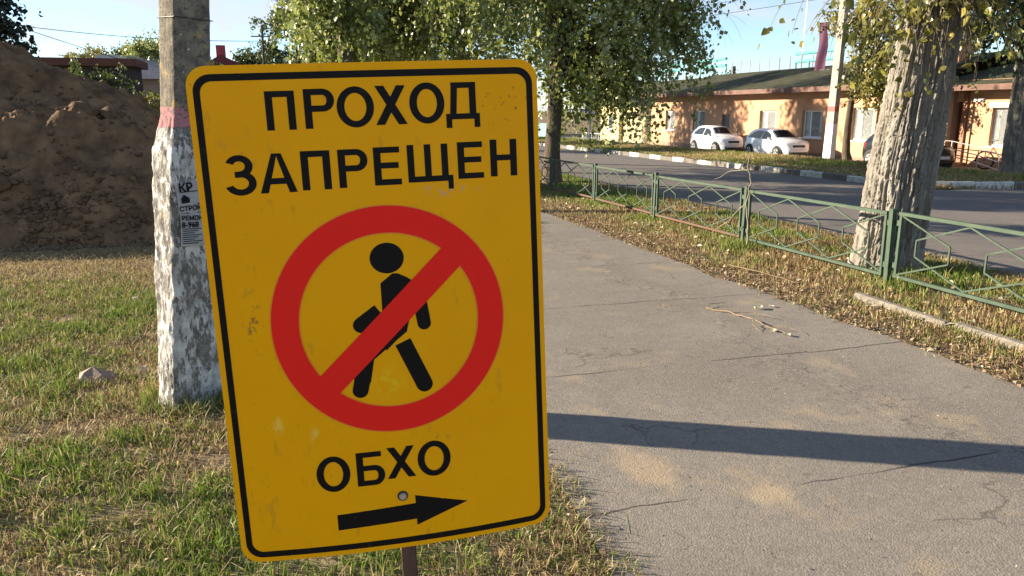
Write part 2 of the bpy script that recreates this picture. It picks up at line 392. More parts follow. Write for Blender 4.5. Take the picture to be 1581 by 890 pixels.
# ================================================================== WARNING SIGN
U = 1.0667e-3
SW, SH = .7467, 1.1301
RS = Matrix(((0.9961, 0.0839, -0.0285), (-0.0824, 0.9953, 0.051), (0.0327, -0.0485, 0.9983)))
sign = empty('warning_sign', (0.208, 1.6634, 0.5745), 'yellow road works sign with a crossed-out walking figure on a brown post', 'sign')
sign.rotation_euler = RS.to_euler()
def bow(a, b):
    u = np.asarray(a) / (SW / 2); return .030 * u * u * (.3 + .7 * (1 - np.clip(np.asarray(b) / SH, 0, 1)))
def rrect(x0, x1, y0, y1, r, nseg=10, nedge=14):
    pts = []
    for cx, cy, a0 in ((x1 - r, y0 + r, -pi / 2), (x1 - r, y1 - r, 0), (x0 + r, y1 - r, pi / 2), (x0 + r, y0 + r, pi)):
        arc = [(cx + r * cos(a0 + pi / 2 * i / nseg), cy + r * sin(a0 + pi / 2 * i / nseg)) for i in range(nseg + 1)]
        if pts:
            p = pts[-1]; q = arc[0]; pts += [(p[0] + (q[0] - p[0]) * t / nedge, p[1] + (q[1] - p[1]) * t / nedge) for t in range(1, nedge)]
        pts += arc
    p = pts[-1]; q = pts[0]; pts += [(p[0] + (q[0] - p[0]) * t / nedge, p[1] + (q[1] - p[1]) * t / nedge) for t in range(1, nedge)]
    return np.array(pts)
class Dec:
    """flat print on the bowed plate: every shape sits a fraction of a mm above the last"""
    lvl = 0
    def __init__(s): s.V = []; s.F = []
    def put(s, pts, faces, off):
        pts = np.asarray(pts, float); k = len(s.V)
        for a, b in pts: s.V.append((a, float(bow(a, b)) - off, b))
        s.F += [tuple(i + k for i in f) for f in faces]
    def strip(s, L, R, off, closed=False):  # two polylines of equal length
        n = len(L); pts = list(L) + list(R)
        fs = [(i, (i + 1) % n, n + (i + 1) % n, n + i) for i in range(n if closed else n - 1)]
        s.put(pts, fs, off)
    def quad(s, p, off, n=6):
        p = np.asarray(p, float); t = np.linspace(0, 1, n + 1)[:, None]
        s.strip(p[0] + (p[3] - p[0]) * t, p[1] + (p[2] - p[1]) * t, off)
    def rect(s, x0, x1, y0, y1, off, n=4): s.quad([(x0, y0), (x1, y0), (x1, y1), (x0, y1)], off, n)
    def fan(s, pts, off):
        c = np.mean(pts, axis=0); s.put([c] + list(pts), [(0, i + 1, (i + 1) % len(pts) + 1) for i in range(len(pts))], off)
    def build(s, name, m, lab=None):
        me = bpy.data.meshes.new(name); me.from_pydata(s.V, [], s.F); me.materials.append(m)
        o = link(name, me, sign)
        if lab: o['label'] = lab
        return o
# yellow sheet with weathering (smears, scuffs, rust freckles near the top right corner)
def sign_yellow():
    m = mat('sign_yellow', (.92, .41, .002), .5, spec=.10); nt = m.node_tree; n = nt.nodes; l = nt.links; b = n['Principled BSDF']
    tc = n.new('ShaderNodeTexCoord')
    def nz(sc, det, st=(1, 1, 1), loc=(0, 0, 0)):
        mp = n.new('ShaderNodeMapping'); mp.inputs['Scale'].default_value = st; mp.inputs['Location'].default_value = loc; l.new(tc.outputs['Object'], mp.inputs[0])
        x = n.new('ShaderNodeTexNoise'); x.inputs['Scale'].default_value = sc; x.inputs['Detail'].default_value = det; x.inputs['Roughness'].default_value = .65; l.new(mp.outputs[0], x.inputs['Vector']); return x.outputs['Fac']
    def mr(v, a, b_, c, d):
        x = n.new('ShaderNodeMapRange'); x.interpolation_type = 'SMOOTHSTEP'; l.new(v, x.inputs[0])
        for i, q in enumerate((a, b_, c, d)): x.inputs[i + 1].default_value = q
        return x.outputs[0]
    def mix(f, a, c):
        x = n.new('ShaderNodeMix'); x.data_type = 'RGBA'; l.new(f, x.inputs[0])
        for i, v in ((6, a), (7, c)):
            if isinstance(v, tuple): x.inputs[i].default_value = (*v, 1)
            else: l.new(v, x.inputs[i])
        return x.outputs[2]
    def mul(a, c):
        x = n.new('ShaderNodeMath'); x.operation = 'MULTIPLY'; l.new(a, x.inputs[0])
        if isinstance(c, float): x.inputs[1].default_value = c
        else: l.new(c, x.inputs[1])
        return x.outputs[0]
    def near(x0, z0, rx, rz):
        mp = n.new('ShaderNodeMapping'); mp.vector_type = 'TEXTURE'; mp.inputs['Location'].default_value = (x0, 0, z0); mp.inputs['Scale'].default_value = (rx, 1, rz)
        l.new(tc.outputs['Object'], mp.inputs[0]); ln = n.new('ShaderNodeVectorMath'); ln.operation = 'LENGTH'; l.new(mp.outputs[0], ln.inputs[0]); return mr(ln.outputs['Value'], .2, 1, 1, 0)
    c = mix(mr(nz(2.2, 4), .4, .7, 0, .5), (.92, .41, .002), (.83, .35, .002))
    c = mix(mr(nz(26, 3, (1, 1, .35)), .62, .74, 0, .30), c, (.30, .17, .03))
    c = mix(mul(mr(nz(75, 3), .62, .68, 0, .75), near(.29, 1.03, .12, .07)), c, (.22, .08, .02))
    c = mix(mul(mr(nz(22, 4, (1, 1, .5)), .52, .66, 0, .55), near(-.27, .955, .09, .06)), c, (.33, .19, .06))
    c = mix(mul(mr(nz(30, 4), .42, .62, 0, .75), near(-.005, .415, .05, .05)), c, (.88, .58, .02))
    c = mix(mul(mr(nz(40, 4, (1, 1, .5)), .45, .62, 0, .7), near(-.26, .335, .018, .03)), c, (.90, .62, .10))
    c = mix(mul(mr(nz(40, 4, (1, 1, .5)), .45, .62, 0, .7), near(-.18, .30, .015, .03)), c, (.90, .62, .10))
    c = mix(mul(mr(nz(55, 3), .55, .66, 0, .8), near(-.29, .58, .03, .10)), c, (.25, .14, .03))
    c = mix(mul(mr(nz(45, 3), .52, .63, 0, .55), near(.09, .27, .06, .02)), c, (.30, .18, .04))
    c = mix(mul(mr(nz(60, 3), .55, .64, 0, .6), near(.16, .85, .09, .02)), c, (.42, .38, .30))
    c = mix(mr(nz(150, 2), .72, .76, 0, .7), c, (.16, .09, .03))
    l.new(c, b.inputs['Base Color'])
    l.new(mr(nz(5, 5), .3, .7, .32, .55), b.inputs['Roughness'])
    return m
M_yel = sign_yellow()
def print_mat(name, col, scuff):
    m = mat(name, col, .45, col2=scuff, nscale=34, detail=6, ramp=(.62, .82), spec=.10); return m
M_blk = print_mat('sign_black', (.009, .008, .0075), (.045, .036, .025))
M_red = print_mat('sign_red', (.90, .022, .014), (.76, .035, .022))
M_edge2 = mat('sign_edge', (.62, .52, .42), .5)
# plate
def plate():
    bd = rrect(-SW / 2, SW / 2, 0, SH, .042, 8, 26); n = len(bd); cen = np.array([0, SH / 2]); V = []; F = []
    K = 22
    for r in range(K + 1):
        q = cen + (bd - cen) * (r / K if r else .002)
        V += [(a, float(bow(a, b)), b) for a, b in q]
    for r in range(K):
        for i in range(n): F.append((r * n + i, r * n + (i + 1) % n, (r + 1) * n + (i + 1) % n, (r + 1) * n + i))
    F.append(tuple(range(n))[::-1]); return V, F, n, K
V, F, n_, K_ = plate()
me = bpy.data.meshes.new('plate'); me.from_pydata(V, [], F); me.materials.append(M_yel)
for p in me.polygons: p.use_smooth = True
link('plate', me, sign)
V2 = [V[K_ * n_ + i] for i in range(n_)]; V3 = [(a, d + .0035, b) for a, d, b in V2]
me = bpy.data.meshes.new('plate_edge'); me.from_pydata(V2 + V3, [], [(i, (i + 1) % n_, n_ + (i + 1) % n_, n_ + i) for i in range(n_)]); me.materials.append(M_edge2); link('plate_edge', me, sign)
Vb = [(a, d + .0035, b) for a, d, b in V]
me = bpy.data.meshes.new('plate_back'); me.from_pydata(Vb, [], F); me.materials.append(mat('galvanised', (.45, .45, .44), .45, .8, col2=(.35, .35, .35), nscale=12)); link('plate_back', me, sign)
# border line
D = Dec()
D.strip(rrect(-SW / 2 + .0125, SW / 2 - .0115, .0115, SH - .017, .036, 8, 26), rrect(-SW / 2 + .0265, SW / 2 - .0255, .0260, SH - .0315, .025, 8, 26), .0006, True)
D.build('border_line', M_blk)
# red ring and slash
cx, cy, RO, RI = 9 * U, 525 * U, 246 * U, 190 * U
an = np.linspace(0, 2 * pi, 97)[:-1]
D = Dec(); ring = np.stack([np.cos(an), np.sin(an)], 1)
D.strip(np.array([cx, cy]) + ring * RO, np.array([cx, cy]) + ring * RI, .0012, True)
D.build('red_ring', M_red)
D = Dec(); D.strip(np.array([cx, cy]) + ring * (RI), np.array([cx, cy]) + ring * (RI - .0022), .0010, True)
D.strip(np.array([cx, cy]) + ring * (RO + .002), np.array([cx, cy]) + ring * RO, .0010, True)
D.build('ring_edge', mat('sign_edge_orange', (.80, .20, .01), .45))
D = Dec(); hw = 28 * U; L = sqrt((RI + .004) ** 2 - hw ** 2); t = np.linspace(-1, 1, 25)[:, None]; dv = np.array([1, .943]); dv = dv / np.linalg.norm(dv); nv = np.array([-dv[1], dv[0]])
D.strip(np.array([cx, cy]) + dv * t * (L + .006) + nv * hw, np.array([cx, cy]) + dv * t * (L + .006) - nv * hw, .00145)
D.build('red_slash', M_red)
# walking figure
D = Dec(); f = 1e-3
hd = np.array([10.5, 661]) * U; D.fan(hd + ring * np.array([35.5, 32.5]) * U, .0007)
def capsule(p, q, w, off, fp=False, fq=True):
    p = np.array(p) * f; q = np.array(q) * f; d = q - p; d = d / np.linalg.norm(d); nn = np.array([-d[1], d[0]]); w = w * f / 2
    pts = [p + nn * w, p - nn * w]
    pts += [q + w * (-nn * cos(a) + d * sin(a)) for a in np.linspace(0, pi, 13)]
    D.fan(np.array(pts), off)
D.fan(np.array([(-6.9, 648.8), (-7.2, 585.9), (-8.5, 531.5), (-14, 516), (-4, 492), (20, 514), (44.4, 532.2), (51.3, 556.3), (60, 600), (65.9, 649), (52, 659), (33.6, 668.7), (21.2, 669.6)])* f, .00075)
D.fan(np.array([(65.9, 649), (60, 590), (66, 575), (88, 575), (92, 612), (90, 630), (80, 641)]) * f, .00078)
capsule((-14, 585), (-57, 556), 36, .0008)
capsule((79, 600), (85.5, 549), 31, .00082)
D.fan(np.array([(-14, 516), (44.4, 532.2), (-33.8, 473.3), (-45, 420), (-84, 420), (-77.6, 449.7), (-40, 498)]) * f, .00086)
capsule((-60, 440), (-69.8, 403), 36, .0009)
capsule((34, 509), (77.5, 404), 38, .00094)
D.build('walking_figure', M_blk)
# arrow
D = Dec(); a_ = np.array
D.quad(a_([(-137.6, 59.6), (-137.6, 96.1), (36, 103.3), (36, 65.6)]) * U, .0007, 10)
D.fan(a_([(36, 50.5), (153, 91), (35, 122.3), (35.5, 103), (35.5, 66)]) * U, .0008)
D.build('arrow', M_blk)
# lettering
def glyph(D, ch, x0, x1, y0, y1):
    w = x1 - x0; h = y1 - y0; lv = [.0006]
    def nx(): lv[0] += .00002; return lv[0]
    st = .19 * h; hb = .155 * h
    def R(a, b, c, d): D.rect(x0 + a, x0 + b, y0 + c, y0 + d, nx())
    def Q(p): D.quad([(x0 + a, y0 + b) for a, b in p], nx())
    def arcs(cx, cy, rx, ry, a0, a1, tx, ty, n=20):
        t = np.linspace(a0, a1, n); o = np.stack([x0 + cx + rx * np.cos(t), y0 + cy + ry * np.sin(t)], 1); i_ = np.stack([x0 + cx + (rx - tx) * np.cos(t), y0 + cy + (ry - ty) * np.sin(t)], 1)
        D.strip(o, i_, nx())
    if ch == 'П': R(0, st, 0, h); R(w - st, w, 0, h); R(st, w - st, h - hb, h)
    elif ch == 'Н': R(0, st, 0, h); R(w - st, w, 0, h); R(st, w - st, .43 * h, .43 * h + hb)
    elif ch == 'Е': R(0, st, 0, h); R(st, w, 0, hb); R(st, w * .97, h - hb, h); R(st, w * .92, .44 * h, .44 * h + hb)
    elif ch == 'О': arcs(w / 2, h / 2, w / 2, h / 2 * 1.03, 0, 2 * pi, st * 1.02, hb * 1.05, 48)
    elif ch == 'Х':
        d = st * 1.22; Q([(0, 0), (d, 0), (w - .02 * w, h), (w - d - .02 * w, h)]); Q([(w - d, 0), (w, 0), (d + .02 * w, h), (.02 * w, h)])
    elif ch == 'А':
        d = st * 1.05; m_ = w / 2; Q([(0, 0), (d, 0), (m_ + d * .1, h), (m_ - d * .6, h)]); Q([(w - d, 0), (w, 0), (m_ + d * .6, h), (m_ - d * .1, h)]); R(w * .24, w * .76, .22 * h, .22 * h + hb)
    elif ch == 'Р':
        bh = .575 * h; cy_ = h - bh / 2; R(0, st, 0, h); bx = w - bh / 2 * 1.02
        R(st, bx, h - hb, h); R(st, bx, h - bh, h - bh + hb); arcs(bx, cy_, w - bx, bh / 2, -pi / 2, pi / 2, st, hb)
    elif ch == 'Б':
        bh = .60 * h; bx = w - bh / 2 * .95; R(0, st, 0, h); R(st, w * .9, h - hb, h); R(st, bx, 0, hb); R(st, bx, bh - hb, bh); arcs(bx, bh / 2, w - bx, bh / 2, -pi / 2, pi / 2, st, hb)
    elif ch == 'Щ':
        w2 = w * .90; m_ = w2 / 2; R(0, st * .95, 0, h); R(m_ - st * .47, m_ + st * .47, 0, h); R(w2 - st * .95, w2, 0, h); R(st * .95, m_ - st * .47, 0, hb); R(m_ + st * .47, w2 - st * .95, 0, hb)
        R(w2, w, 0, hb); R(w - st * .75, w, -.22 * h, 0)
    elif ch == 'Д':
        ft = .23 * h; R(0, w, 0, hb); R(0, st * .85, -ft, 0); R(w - st * .85, w, -ft, 0)
        R(w * .70, w * .70 + st, hb, h - hb); R(w * .17, w * .70 + st, h - hb, h); Q([(w * .12, hb), (w * .12 + st * .95, hb), (w * .17 + st * .95, h - hb), (w * .17, h - hb)])
    elif ch == 'З':
        r1 = .272 * h; r2 = .30 * h; arcs(w * .46, h - r1, w * .46, r1 * 1.03, -pi / 2, pi * .88, st, hb); arcs(w * .47, r2, w * .53, r2 * 1.03, -pi * .90, pi / 2, st, hb); R(w * .30, w * .48, .60 * h - hb, .60 * h - .004 * h)
def word(spec, lab):
    D = Dec()
    for ch, x0, x1, y0, y1 in spec: glyph(D, ch, x0 * U, x1 * U, y0 * U, y1 * U)
    return D.build('lettering', M_blk, lab)
word([('П', -205, -148, 932, 1008), ('Р', -130.5, -71, 932.5, 1010), ('О', -67, 7, 933, 1011.5), ('Х', 9, 73, 935, 1012.5), ('О', 78.6, 150.7, 935.5, 1015.5), ('Д', 153, 224, 941, 1015.5)], 'black words at the top of the sign reading ПРОХОД')
word([('З', -294, -236, 807, 886), ('А', -230, -157.5, 808.5, 887), ('П', -147, -89, 810.5, 889), ('Р', -73.5, -14, 811.5, 889), ('Е', -2, 53, 813, 890.5), ('Щ', 67, 161, 815.5, 892.5), ('Е', 172, 227, 818, 894), ('Н', 242, 300, 819.5, 896.5)], 'black second line of the sign reading ЗАПРЕЩЕН')
word([('О', -174, -101.8, 153, 233), ('Б', -87.6, -27, 158, 236), ('Х', -22, 41, 168, 240.5), ('О', 46, 120, 163.5, 244)], 'black word above the arrow reading ОБХО')
# bolt with washer
bp_ = Vector((7.7 * U, 0, 124.6 * U)); bx = MB().disc(bp_ + Vector((0, -.0008, 0)), (0, 1, 0), .0125, .0012, 24); bx.build('washer', mat('bolt_dark', (.03, .028, .025), .6), sign)
bo = MB().disc(bp_ + Vector((0, -.003, 0)), (0, 1, 0), .0088, .006, 20).build('bolt', mat('bolt_zinc', (.55, .56, .58), .35, .85, col2=(.40, .40, .41), nscale=60), sign); bevel(bo, .0015, 2)
# steel post behind the plate
po = MB().box(-.004, .032, .010, .046, -.75, 1.02).build('post', mat('post_rust', (.060, .030, .020), .75, col2=(.11, .055, .032), nscale=24, bump=.3, bscale=60), sign); bevel(po, .003, 2)

# ================================================================== CONCRETE POLE
LDIR = Vector((-.6, .8, 0)); RDIR = Vector((.8, .6, 0))
def pole_sec(z):
    """half sizes along the two face directions"""
    a = np.interp(z, [-.3, .58, .64, 1.40, 1.55, 8.5], [.098, .094, .108, .108, .082, .050])
    b = np.interp(z, [-.3, 1.40, 1.56, 8.5], [.156, .146, .108, .062]); return a, b
def pole_c(z): return Vector((-.620 + .072 * z, 4.50, 0))
def make_pole():
    zs = np.concatenate([np.linspace(-.3, 2.6, 190), np.linspace(2.8, 8.5, 30)]); per = 22; V = []; nr = 4 * per
    for z in zs:
        a, b = pole_sec(z); c = pole_c(z)
        for k in range(nr):
            e = k // per; t = (k % per) / per
            cor = [(-1, -1), (1, -1), (1, 1), (-1, 1)]; p = np.array(cor[e]) * (1 - t) + np.array(cor[(e + 1) % 4]) * t
            q = p / max(1e-6, (abs(p[0]) ** 9 + abs(p[1]) ** 9) ** (1 / 9))   # corners slightly rounded
            s = k / nr * 30
            rough = .016 if z < 1.56 else .004
            nz = (float(fbm(s * .9 + 5, z * 9, 77, 4, .6)) - .5) * rough + (float(vnoise(s * 3, z * 34, 88)) - .5) * rough * .45
            la = q[0] * a + np.sign(q[0]) * nz * abs(q[0]); lb = q[1] * b + np.sign(q[1]) * nz * abs(q[1])
            V.append((c.x + LDIR.x * la + RDIR.x * lb, c.y + LDIR.y * la + RDIR.y * lb, z))
    i = np.arange(len(V)).reshape(len(zs), nr); j = np.roll(i, -1, axis=1)
    F = np.stack([i[:-1], j[:-1], j[1:], i[1:]], -1).reshape(-1, 4)
    return np.array(V), F
def pole_mat():
    m = bpy.data.materials.new('pole_concrete'); m.use_nodes = True; nt = m.node_tree; n = nt.nodes; l = nt.links; b = n['Principled BSDF']; b.inputs['Roughness'].default_value = .92; b.inputs['Specular IOR Level'].default_value = .15
    tc = n.new('ShaderNodeTexCoord'); sx = n.new('ShaderNodeSeparateXYZ'); l.new(tc.outputs['Object'], sx.inputs[0]); Z = sx.outputs[2]
    def nz(sc, det=5, st=(1, 1, 1), r=.65):
        mp = n.new('ShaderNodeMapping'); mp.inputs['Scale'].default_value = st; l.new(tc.outputs['Object'], mp.inputs[0])
        x = n.new('ShaderNodeTexNoise'); x.inputs['Scale'].default_value = sc; x.inputs['Detail'].default_value = det; x.inputs['Roughness'].default_value = r; l.new(mp.outputs[0], x.inputs['Vector']); return x.outputs['Fac']
    def mr(v, a, b_, c=0., d=1.):
        x = n.new('ShaderNodeMapRange'); x.interpolation_type = 'SMOOTHSTEP'; l.new(v, x.inputs[0])
        for i, q in enumerate((a, b_, c, d)): x.inputs[i + 1].default_value = q
        return x.outputs[0]
    def ma(op, a, c):
        x = n.new('ShaderNodeMath'); x.operation = op
        for i, v in enumerate((a, c)):
            if isinstance(v, (int, float)): x.inputs[i].default_value = v
            else: l.new(v, x.inputs[i])
        return x.outputs[0]
    def mix(f, a, c):
        x = n.new('ShaderNodeMix'); x.data_type = 'RGBA'; l.new(f, x.inputs[0])
        for i, v in ((6, a), (7, c)):
            if isinstance(v, tuple): x.inputs[i].default_value = (*v, 1)
            else: l.new(v, x.inputs[i])
        return x.outputs[2]
    conc = mix(mr(nz(16), .35, .65), (.100, .090, .074), (.225, .195, .145))
    conc = mix(mr(nz(60, 3), .56, .66), conc, (.07, .06, .05))
    conc = mix(mr(nz(7, 4), .60, .66, 0, .7), conc, (.42, .26, .05))            # orange lichen
    conc = mix(mr(nz(38, 2), .70, .74), conc, (.55, .54, .50))
    zw = ma('ADD', Z, ma('MULTIPLY', ma('SUBTRACT', nz(12), .5), .03))
    pink = ma('MULTIPLY', mr(zw, 1.515, 1.525), mr(zw, 1.615, 1.625, 1., 0.))
    c = mix(ma('MULTIPLY', pink, mr(nz(45, 6), .42, .52)), conc, (.42, .17, .19))
    low = mr(zw, 1.505, 1.52, 1., 0.)
    white = mix(mr(nz(11), .35, .65), (.60, .585, .555), (.34, .325, .30))
    peel = mr(ma('ADD', nz(36, 8, (1, 1, .45), .72), ma('MULTIPLY', ma('SUBTRACT', nz(5.5, 3, (1, 1, .6)), .5), .55)), .44, .53)                                    # whitewash left in flakes
    under = mix(mr(nz(22, 4), .4, .6), (.125, .115, .10), (.215, .20, .175))
    under = mix(mr(nz(6, 4), .62, .68, 0, .6), under, (.36, .24, .07))
    wl = mix(peel, under, white)
    c = mix(low, c, wl)
    l.new(c, b.inputs['Base Color'])
    h = ma('ADD', ma('MULTIPLY', ma('MULTIPLY', peel, low), .6), ma('MULTIPLY', nz(90, 4), .8))
    bp = n.new('ShaderNodeBump'); bp.inputs['Strength'].default_value = .8; bp.inputs['Distance'].default_value = .006; l.new(h, bp.inputs['Height']); l.new(bp.outputs[0], b.inputs['Normal'])
    return m
pole = empty('utility_pole', (0, 0, 0), 'weathered concrete pole with peeling whitewash and a pink band beside the sign', 'pole')
V, F = make_pole(); link('shaft', npmesh('shaft', V, F, pole_mat(), True), pole)
def around(z, gap):
    a, b = pole_sec(z); c = pole_c(z); return [tuple(c + LDIR * (sa * (a + gap)) + RDIR * (sb * (b + gap)) + Vector((0, 0, z + dz))) for sa, sb, dz in ((-1, -1, .0), (1, -1, .006), (1, 1, .01), (-1, 1, -.004), (-1, -1, .002))]
MB().tube(around(2.065, .004), .0025, 5).build('tie_wire', mat('wire_black', (.02, .02, .02), .6), pole)
# paper notices pasted on the shaded face (its outward normal is -LDIR)
M_paper = mat('paper_grey', (.40, .39, .385), .8, col2=(.27, .26, .255), nscale=9)
M_ink = mat('ink_black', (.012, .012, .013), .8, spec=.1)
def text_mesh(s, size, m):
    cu = bpy.data.curves.new('txt', 'FONT'); cu.body = s; cu.size = size; cu.offset = size * .030; cu.resolution_u = 3
    o = bpy.data.objects.new('txt', cu); C.objects.link(o); dg = bpy.context.evaluated_depsgraph_get(); me = bpy.data.meshes.new_from_object(o.evaluated_get(dg)); bpy.data.objects.remove(o); bpy.data.curves.remove(cu)
    me.materials.clear(); me.materials.append(m); return me
def notice(z0, z1, u0, u1, lines, lab, tilt):
    a, b = pole_sec((z0 + z1) / 2); c = pole_c((z0 + z1) / 2); o_ = c - LDIR * (a + .012) + RDIR * (-b + u0); o_.z = z0
    root = empty('paper_notice', o_, lab, 'notice', 'paper notices on the concrete pole'); root.rotation_euler = (Matrix.Rotation(tilt, 3, -LDIR) @ Matrix((RDIR, Vector((0, 0, 1)).cross(RDIR) * 1.0, (0, 0, 1))).transposed()).to_euler()
    w = u1 - u0; h = z1 - z0; n = 10; V = []; F = []
    for i in range(n + 1):
        for j in range(7):
            u = w * i / n; v = h * j / 6; V.append((u, .004 * (float(vnoise(u * 30, v * 30 + z0 * 9, 5)) - .5), v))
    for i in range(n):
        for j in range(6): k = i * 7 + j; F.append((k, k + 7, k + 8, k + 1))
    me = bpy.data.meshes.new('sheet'); me.from_pydata(V, [], F); me.materials.append(M_paper); link('sheet', me, root)
    for s, x, zz, size in lines:
        if s == 'house':
            MB().box(x, x + size, -.0052, -.005, zz, zz + size * .45).add([(x - size * .1, -.0051, zz + size * .45), (x + size * 1.1, -.0051, zz + size * .45), (x + size * .35, -.0051, zz + size)], [(0, 1, 2)]).build('picture', M_ink, root)
        elif s == 'bar': MB().box(x, x + size, -.0052, -.005, zz, zz + .004).build('small_print', M_ink, root)
        else: link('lettering', text_mesh(s, size, M_ink), root, (x, -.005, zz), (pi / 2, 0, 0))
notice(1.075, 1.235, .018, .20, [('КР', .012, .112, .062), ('bar', .018, .108, .10), ('house', .022, .052, .045), ('СТРОЙКА', .005, .010, .036)], 'small paper notice headed КР pasted high on the pole', .02)
notice(.90, 1.072, .028, .20, [('РЕМОНТ', .005, .138, .034), ('8-968', .005, .100, .042)] + [('bar', .008, .09 - .011 * k, .11 - .02 * (k % 3)) for k in range(8)], 'lower paper notice with 8-968 pasted on the pole', -.07)

# ================================================================== LAWN FENCE
FX = 5.42
M_fg = mat('fence_green', (.022, .045, .024), .7, col2=(.040, .070, .040), nscale=7, bump=.15, bscale=60, ramp=(.3, .7))
M_fr = mat('fence_rusty', (.11, .050, .027), .85, col2=(.075, .075, .045), nscale=5, bump=.2, bscale=60, ramp=(.45, .8))
fence = empty('lawn_fence', (FX, 0, 0), 'low green metal lawn fence with hexagon pattern between path and road', 'fence')
posts_y = [.95, 3.40, 5.85, 8.30, 10.75, 13.20, 15.65, 18.10, 20.55, 23.0]
POST = MB().box(-.024, .024, -.024, .024, -.35, .735).mesh('post', M_fg)
for y in posts_y:
    o = link('post', POST, fence, (0, y, zf(FX, y)), (random.uniform(-.012, .012), random.uniform(-.02, .02), 0))
    MB().box(-.027, .027, -.027, .027, .735, .747).build('post_cap', M_fg, o)
PL = 2.45 - .13; zb, zt = .125, .685
stile_me = MB().bar((0, 0, zb), (0, 0, zt), .028, .028).mesh('stile', M_fg)
top_me = MB().box(-.022, .018, 0, PL, zt, zt + .030).mesh('top_rail', M_fg)
bot_g = MB().box(-.018, .018, 0, PL, zb - .028, zb).mesh('bottom_rail', M_fg); bot_r = MB().box(-.018, .018, 0, PL, zb - .028, zb).mesh('bottom_rail', M_fr)
lug_me = MB().box(-.008, .008, -.0225, .0225, -.025, .025).mesh('lug', M_fg)
cell = (PL - .08) / 3; hA = []; 
for kind in (0, 1):   # two bent bars make one hexagon
    x0, x1 = 0, cell; mx_ = cell * (.76 if kind == 0 else .24); e = x0 if kind == 0 else x1
    pts = [(0, e, zt - .004), (0, mx_, zt - (zt - zb) * .365), (0, mx_, zt - (zt - zb) * .635), (0, e, zb + .004)]
    b = MB()
    dx = .0065 if kind == 0 else -.0065
    for p, q in zip(pts[:-1], pts[1:]):
        p = (dx, p[1], p[2]); q = (dx, q[1], q[2]); b.bar(p, q, .014, .0125, (1, 0, 0))
    hA.append(b.mesh('pattern_bar', M_fg))
for k, y in enumerate(posts_y[:-1]):
    z0 = zf(FX, y + .065); z1 = zf(FX, y + 2.385)
    p = link('panel', None, fence, (0, y + .065, z0), (math.atan2(z1 - z0, PL) + random.uniform(-.006, .006), 0, random.uniform(-.01, .01)))
    link('top_rail', top_me, p); link('bottom_rail', bot_r if k in (3, 4, 5, 6) else bot_g, p)
    for u in (.02, PL - .02): link('stile', stile_me, p, (0, u, 0))
    for u in (-.0225, PL + .0225):
        for v in (zt - .075, zb + .085): link('lug', lug_me, p, (0, u, v))
    for c_ in range(3):
        for me in hA: link('pattern_bar', me, p, (0, .04 + c_ * cell, 0))

# ================================================================== TREES
def perp(d):
    r = rng.normal(size=d.shape); r -= (r * d).sum(-1, keepdims=True) * d; return r / np.linalg.norm(r, axis=-1, keepdims=True)
def leaf_mesh(name, P, size, cols, m, hang=1.0, near=False, spread=.6):
    n = len(P); d = rng.normal(size=(n, 3)) * spread; d[:, 2] -= hang; d /= np.linalg.norm(d, axis=1, keepdims=True)
    w = perp(d); nrm = np.cross(d, w); L = size * (.5 + .95 * rng.random((n, 1)) ** 1.3); Wd = L * (.40 + .1 * rng.random((n, 1)))
    if near:
        v = np.stack([P, P + d * L * .28 + w * Wd * .95 + nrm * Wd * .22, P + d * L * .62 + w * Wd * .62 + nrm * Wd * .12, P + d * L * 1.0 + nrm * L * .10, P + d * L * .62 - w * Wd * .62 + nrm * Wd * .12, P + d * L * .28 - w * Wd * .95 + nrm * Wd * .22, P + d * L * .5 - nrm * Wd * .10], 1)
        f = np.array([[0, 1, 6], [1, 2, 6], [2, 3, 6], [3, 4, 6], [4, 5, 6], [5, 0, 6]]); k = 7
    else:
        v = np.stack([P, P + d * L * .45 + w * Wd + nrm * Wd * .25, P + d * L, P + d * L * .45 - w * Wd + nrm * Wd * .25], 1); f = np.array([[0, 1, 2], [0, 2, 3]]); k = 4
    F = (f[None] + (np.arange(n) * k)[:, None, None]).reshape(-1, 3)
    ci = np.clip(rng.random(n) * .7 + (fbm(P[:, 0] * 1.7 + P[:, 2], P[:, 1] * 1.7 + P[:, 2] * 1.3, 5, 3) - .5) * 1.5 + .15, 0, 1); base = np.array([np.interp(ci, np.linspace(0, 1, len(cols)), [c[j] for c in cols]) for j in range(3)]).T * (.8 + .4 * rng.random((n, 1)))
    return npmesh(name, v.reshape(-1, 3), F, m, False, np.repeat(base, k, axis=0))
M_leaf = mat('leaf', rough=.36, attr='Col', transl=.40, spec=.6)
GREEN = [(.085, .115, .018), (.15, .185, .032), (.20, .235, .05), (.28, .31, .095), (.42, .44, .21)]
YELG = [(.10, .12, .022), (.17, .17, .035), (.25, .22, .05), (.34, .27, .07)]
DARKG = [(.04, .06, .014), (.06, .085, .02), (.09, .11, .03)]
def bark_mat(name, a, b): return mat(name, a, .95, col2=b, nscale=9, stretch=(1, 1, .25), bump=.9, bscale=26, spec=.1)
M_bark = bark_mat('bark_poplar', (.115, .088, .062), (.22, .175, .125)); M_barkd = bark_mat('bark_dark', (.06, .048, .036), (.12, .095, .07))
def limb_path(a, b, n=7, arch=.25):
    a = np.array(a, float); b = np.array(b, float); t = np.linspace(0, 1, n)[:, None]; L = np.linalg.norm(b - a)
    p = a + (b - a) * t; p[:, 2] += arch * L * .35 * np.sin(t[:, 0] * pi); p[1:-1] += rng.normal(size=(n - 2, 3)) * .035 * L; return p
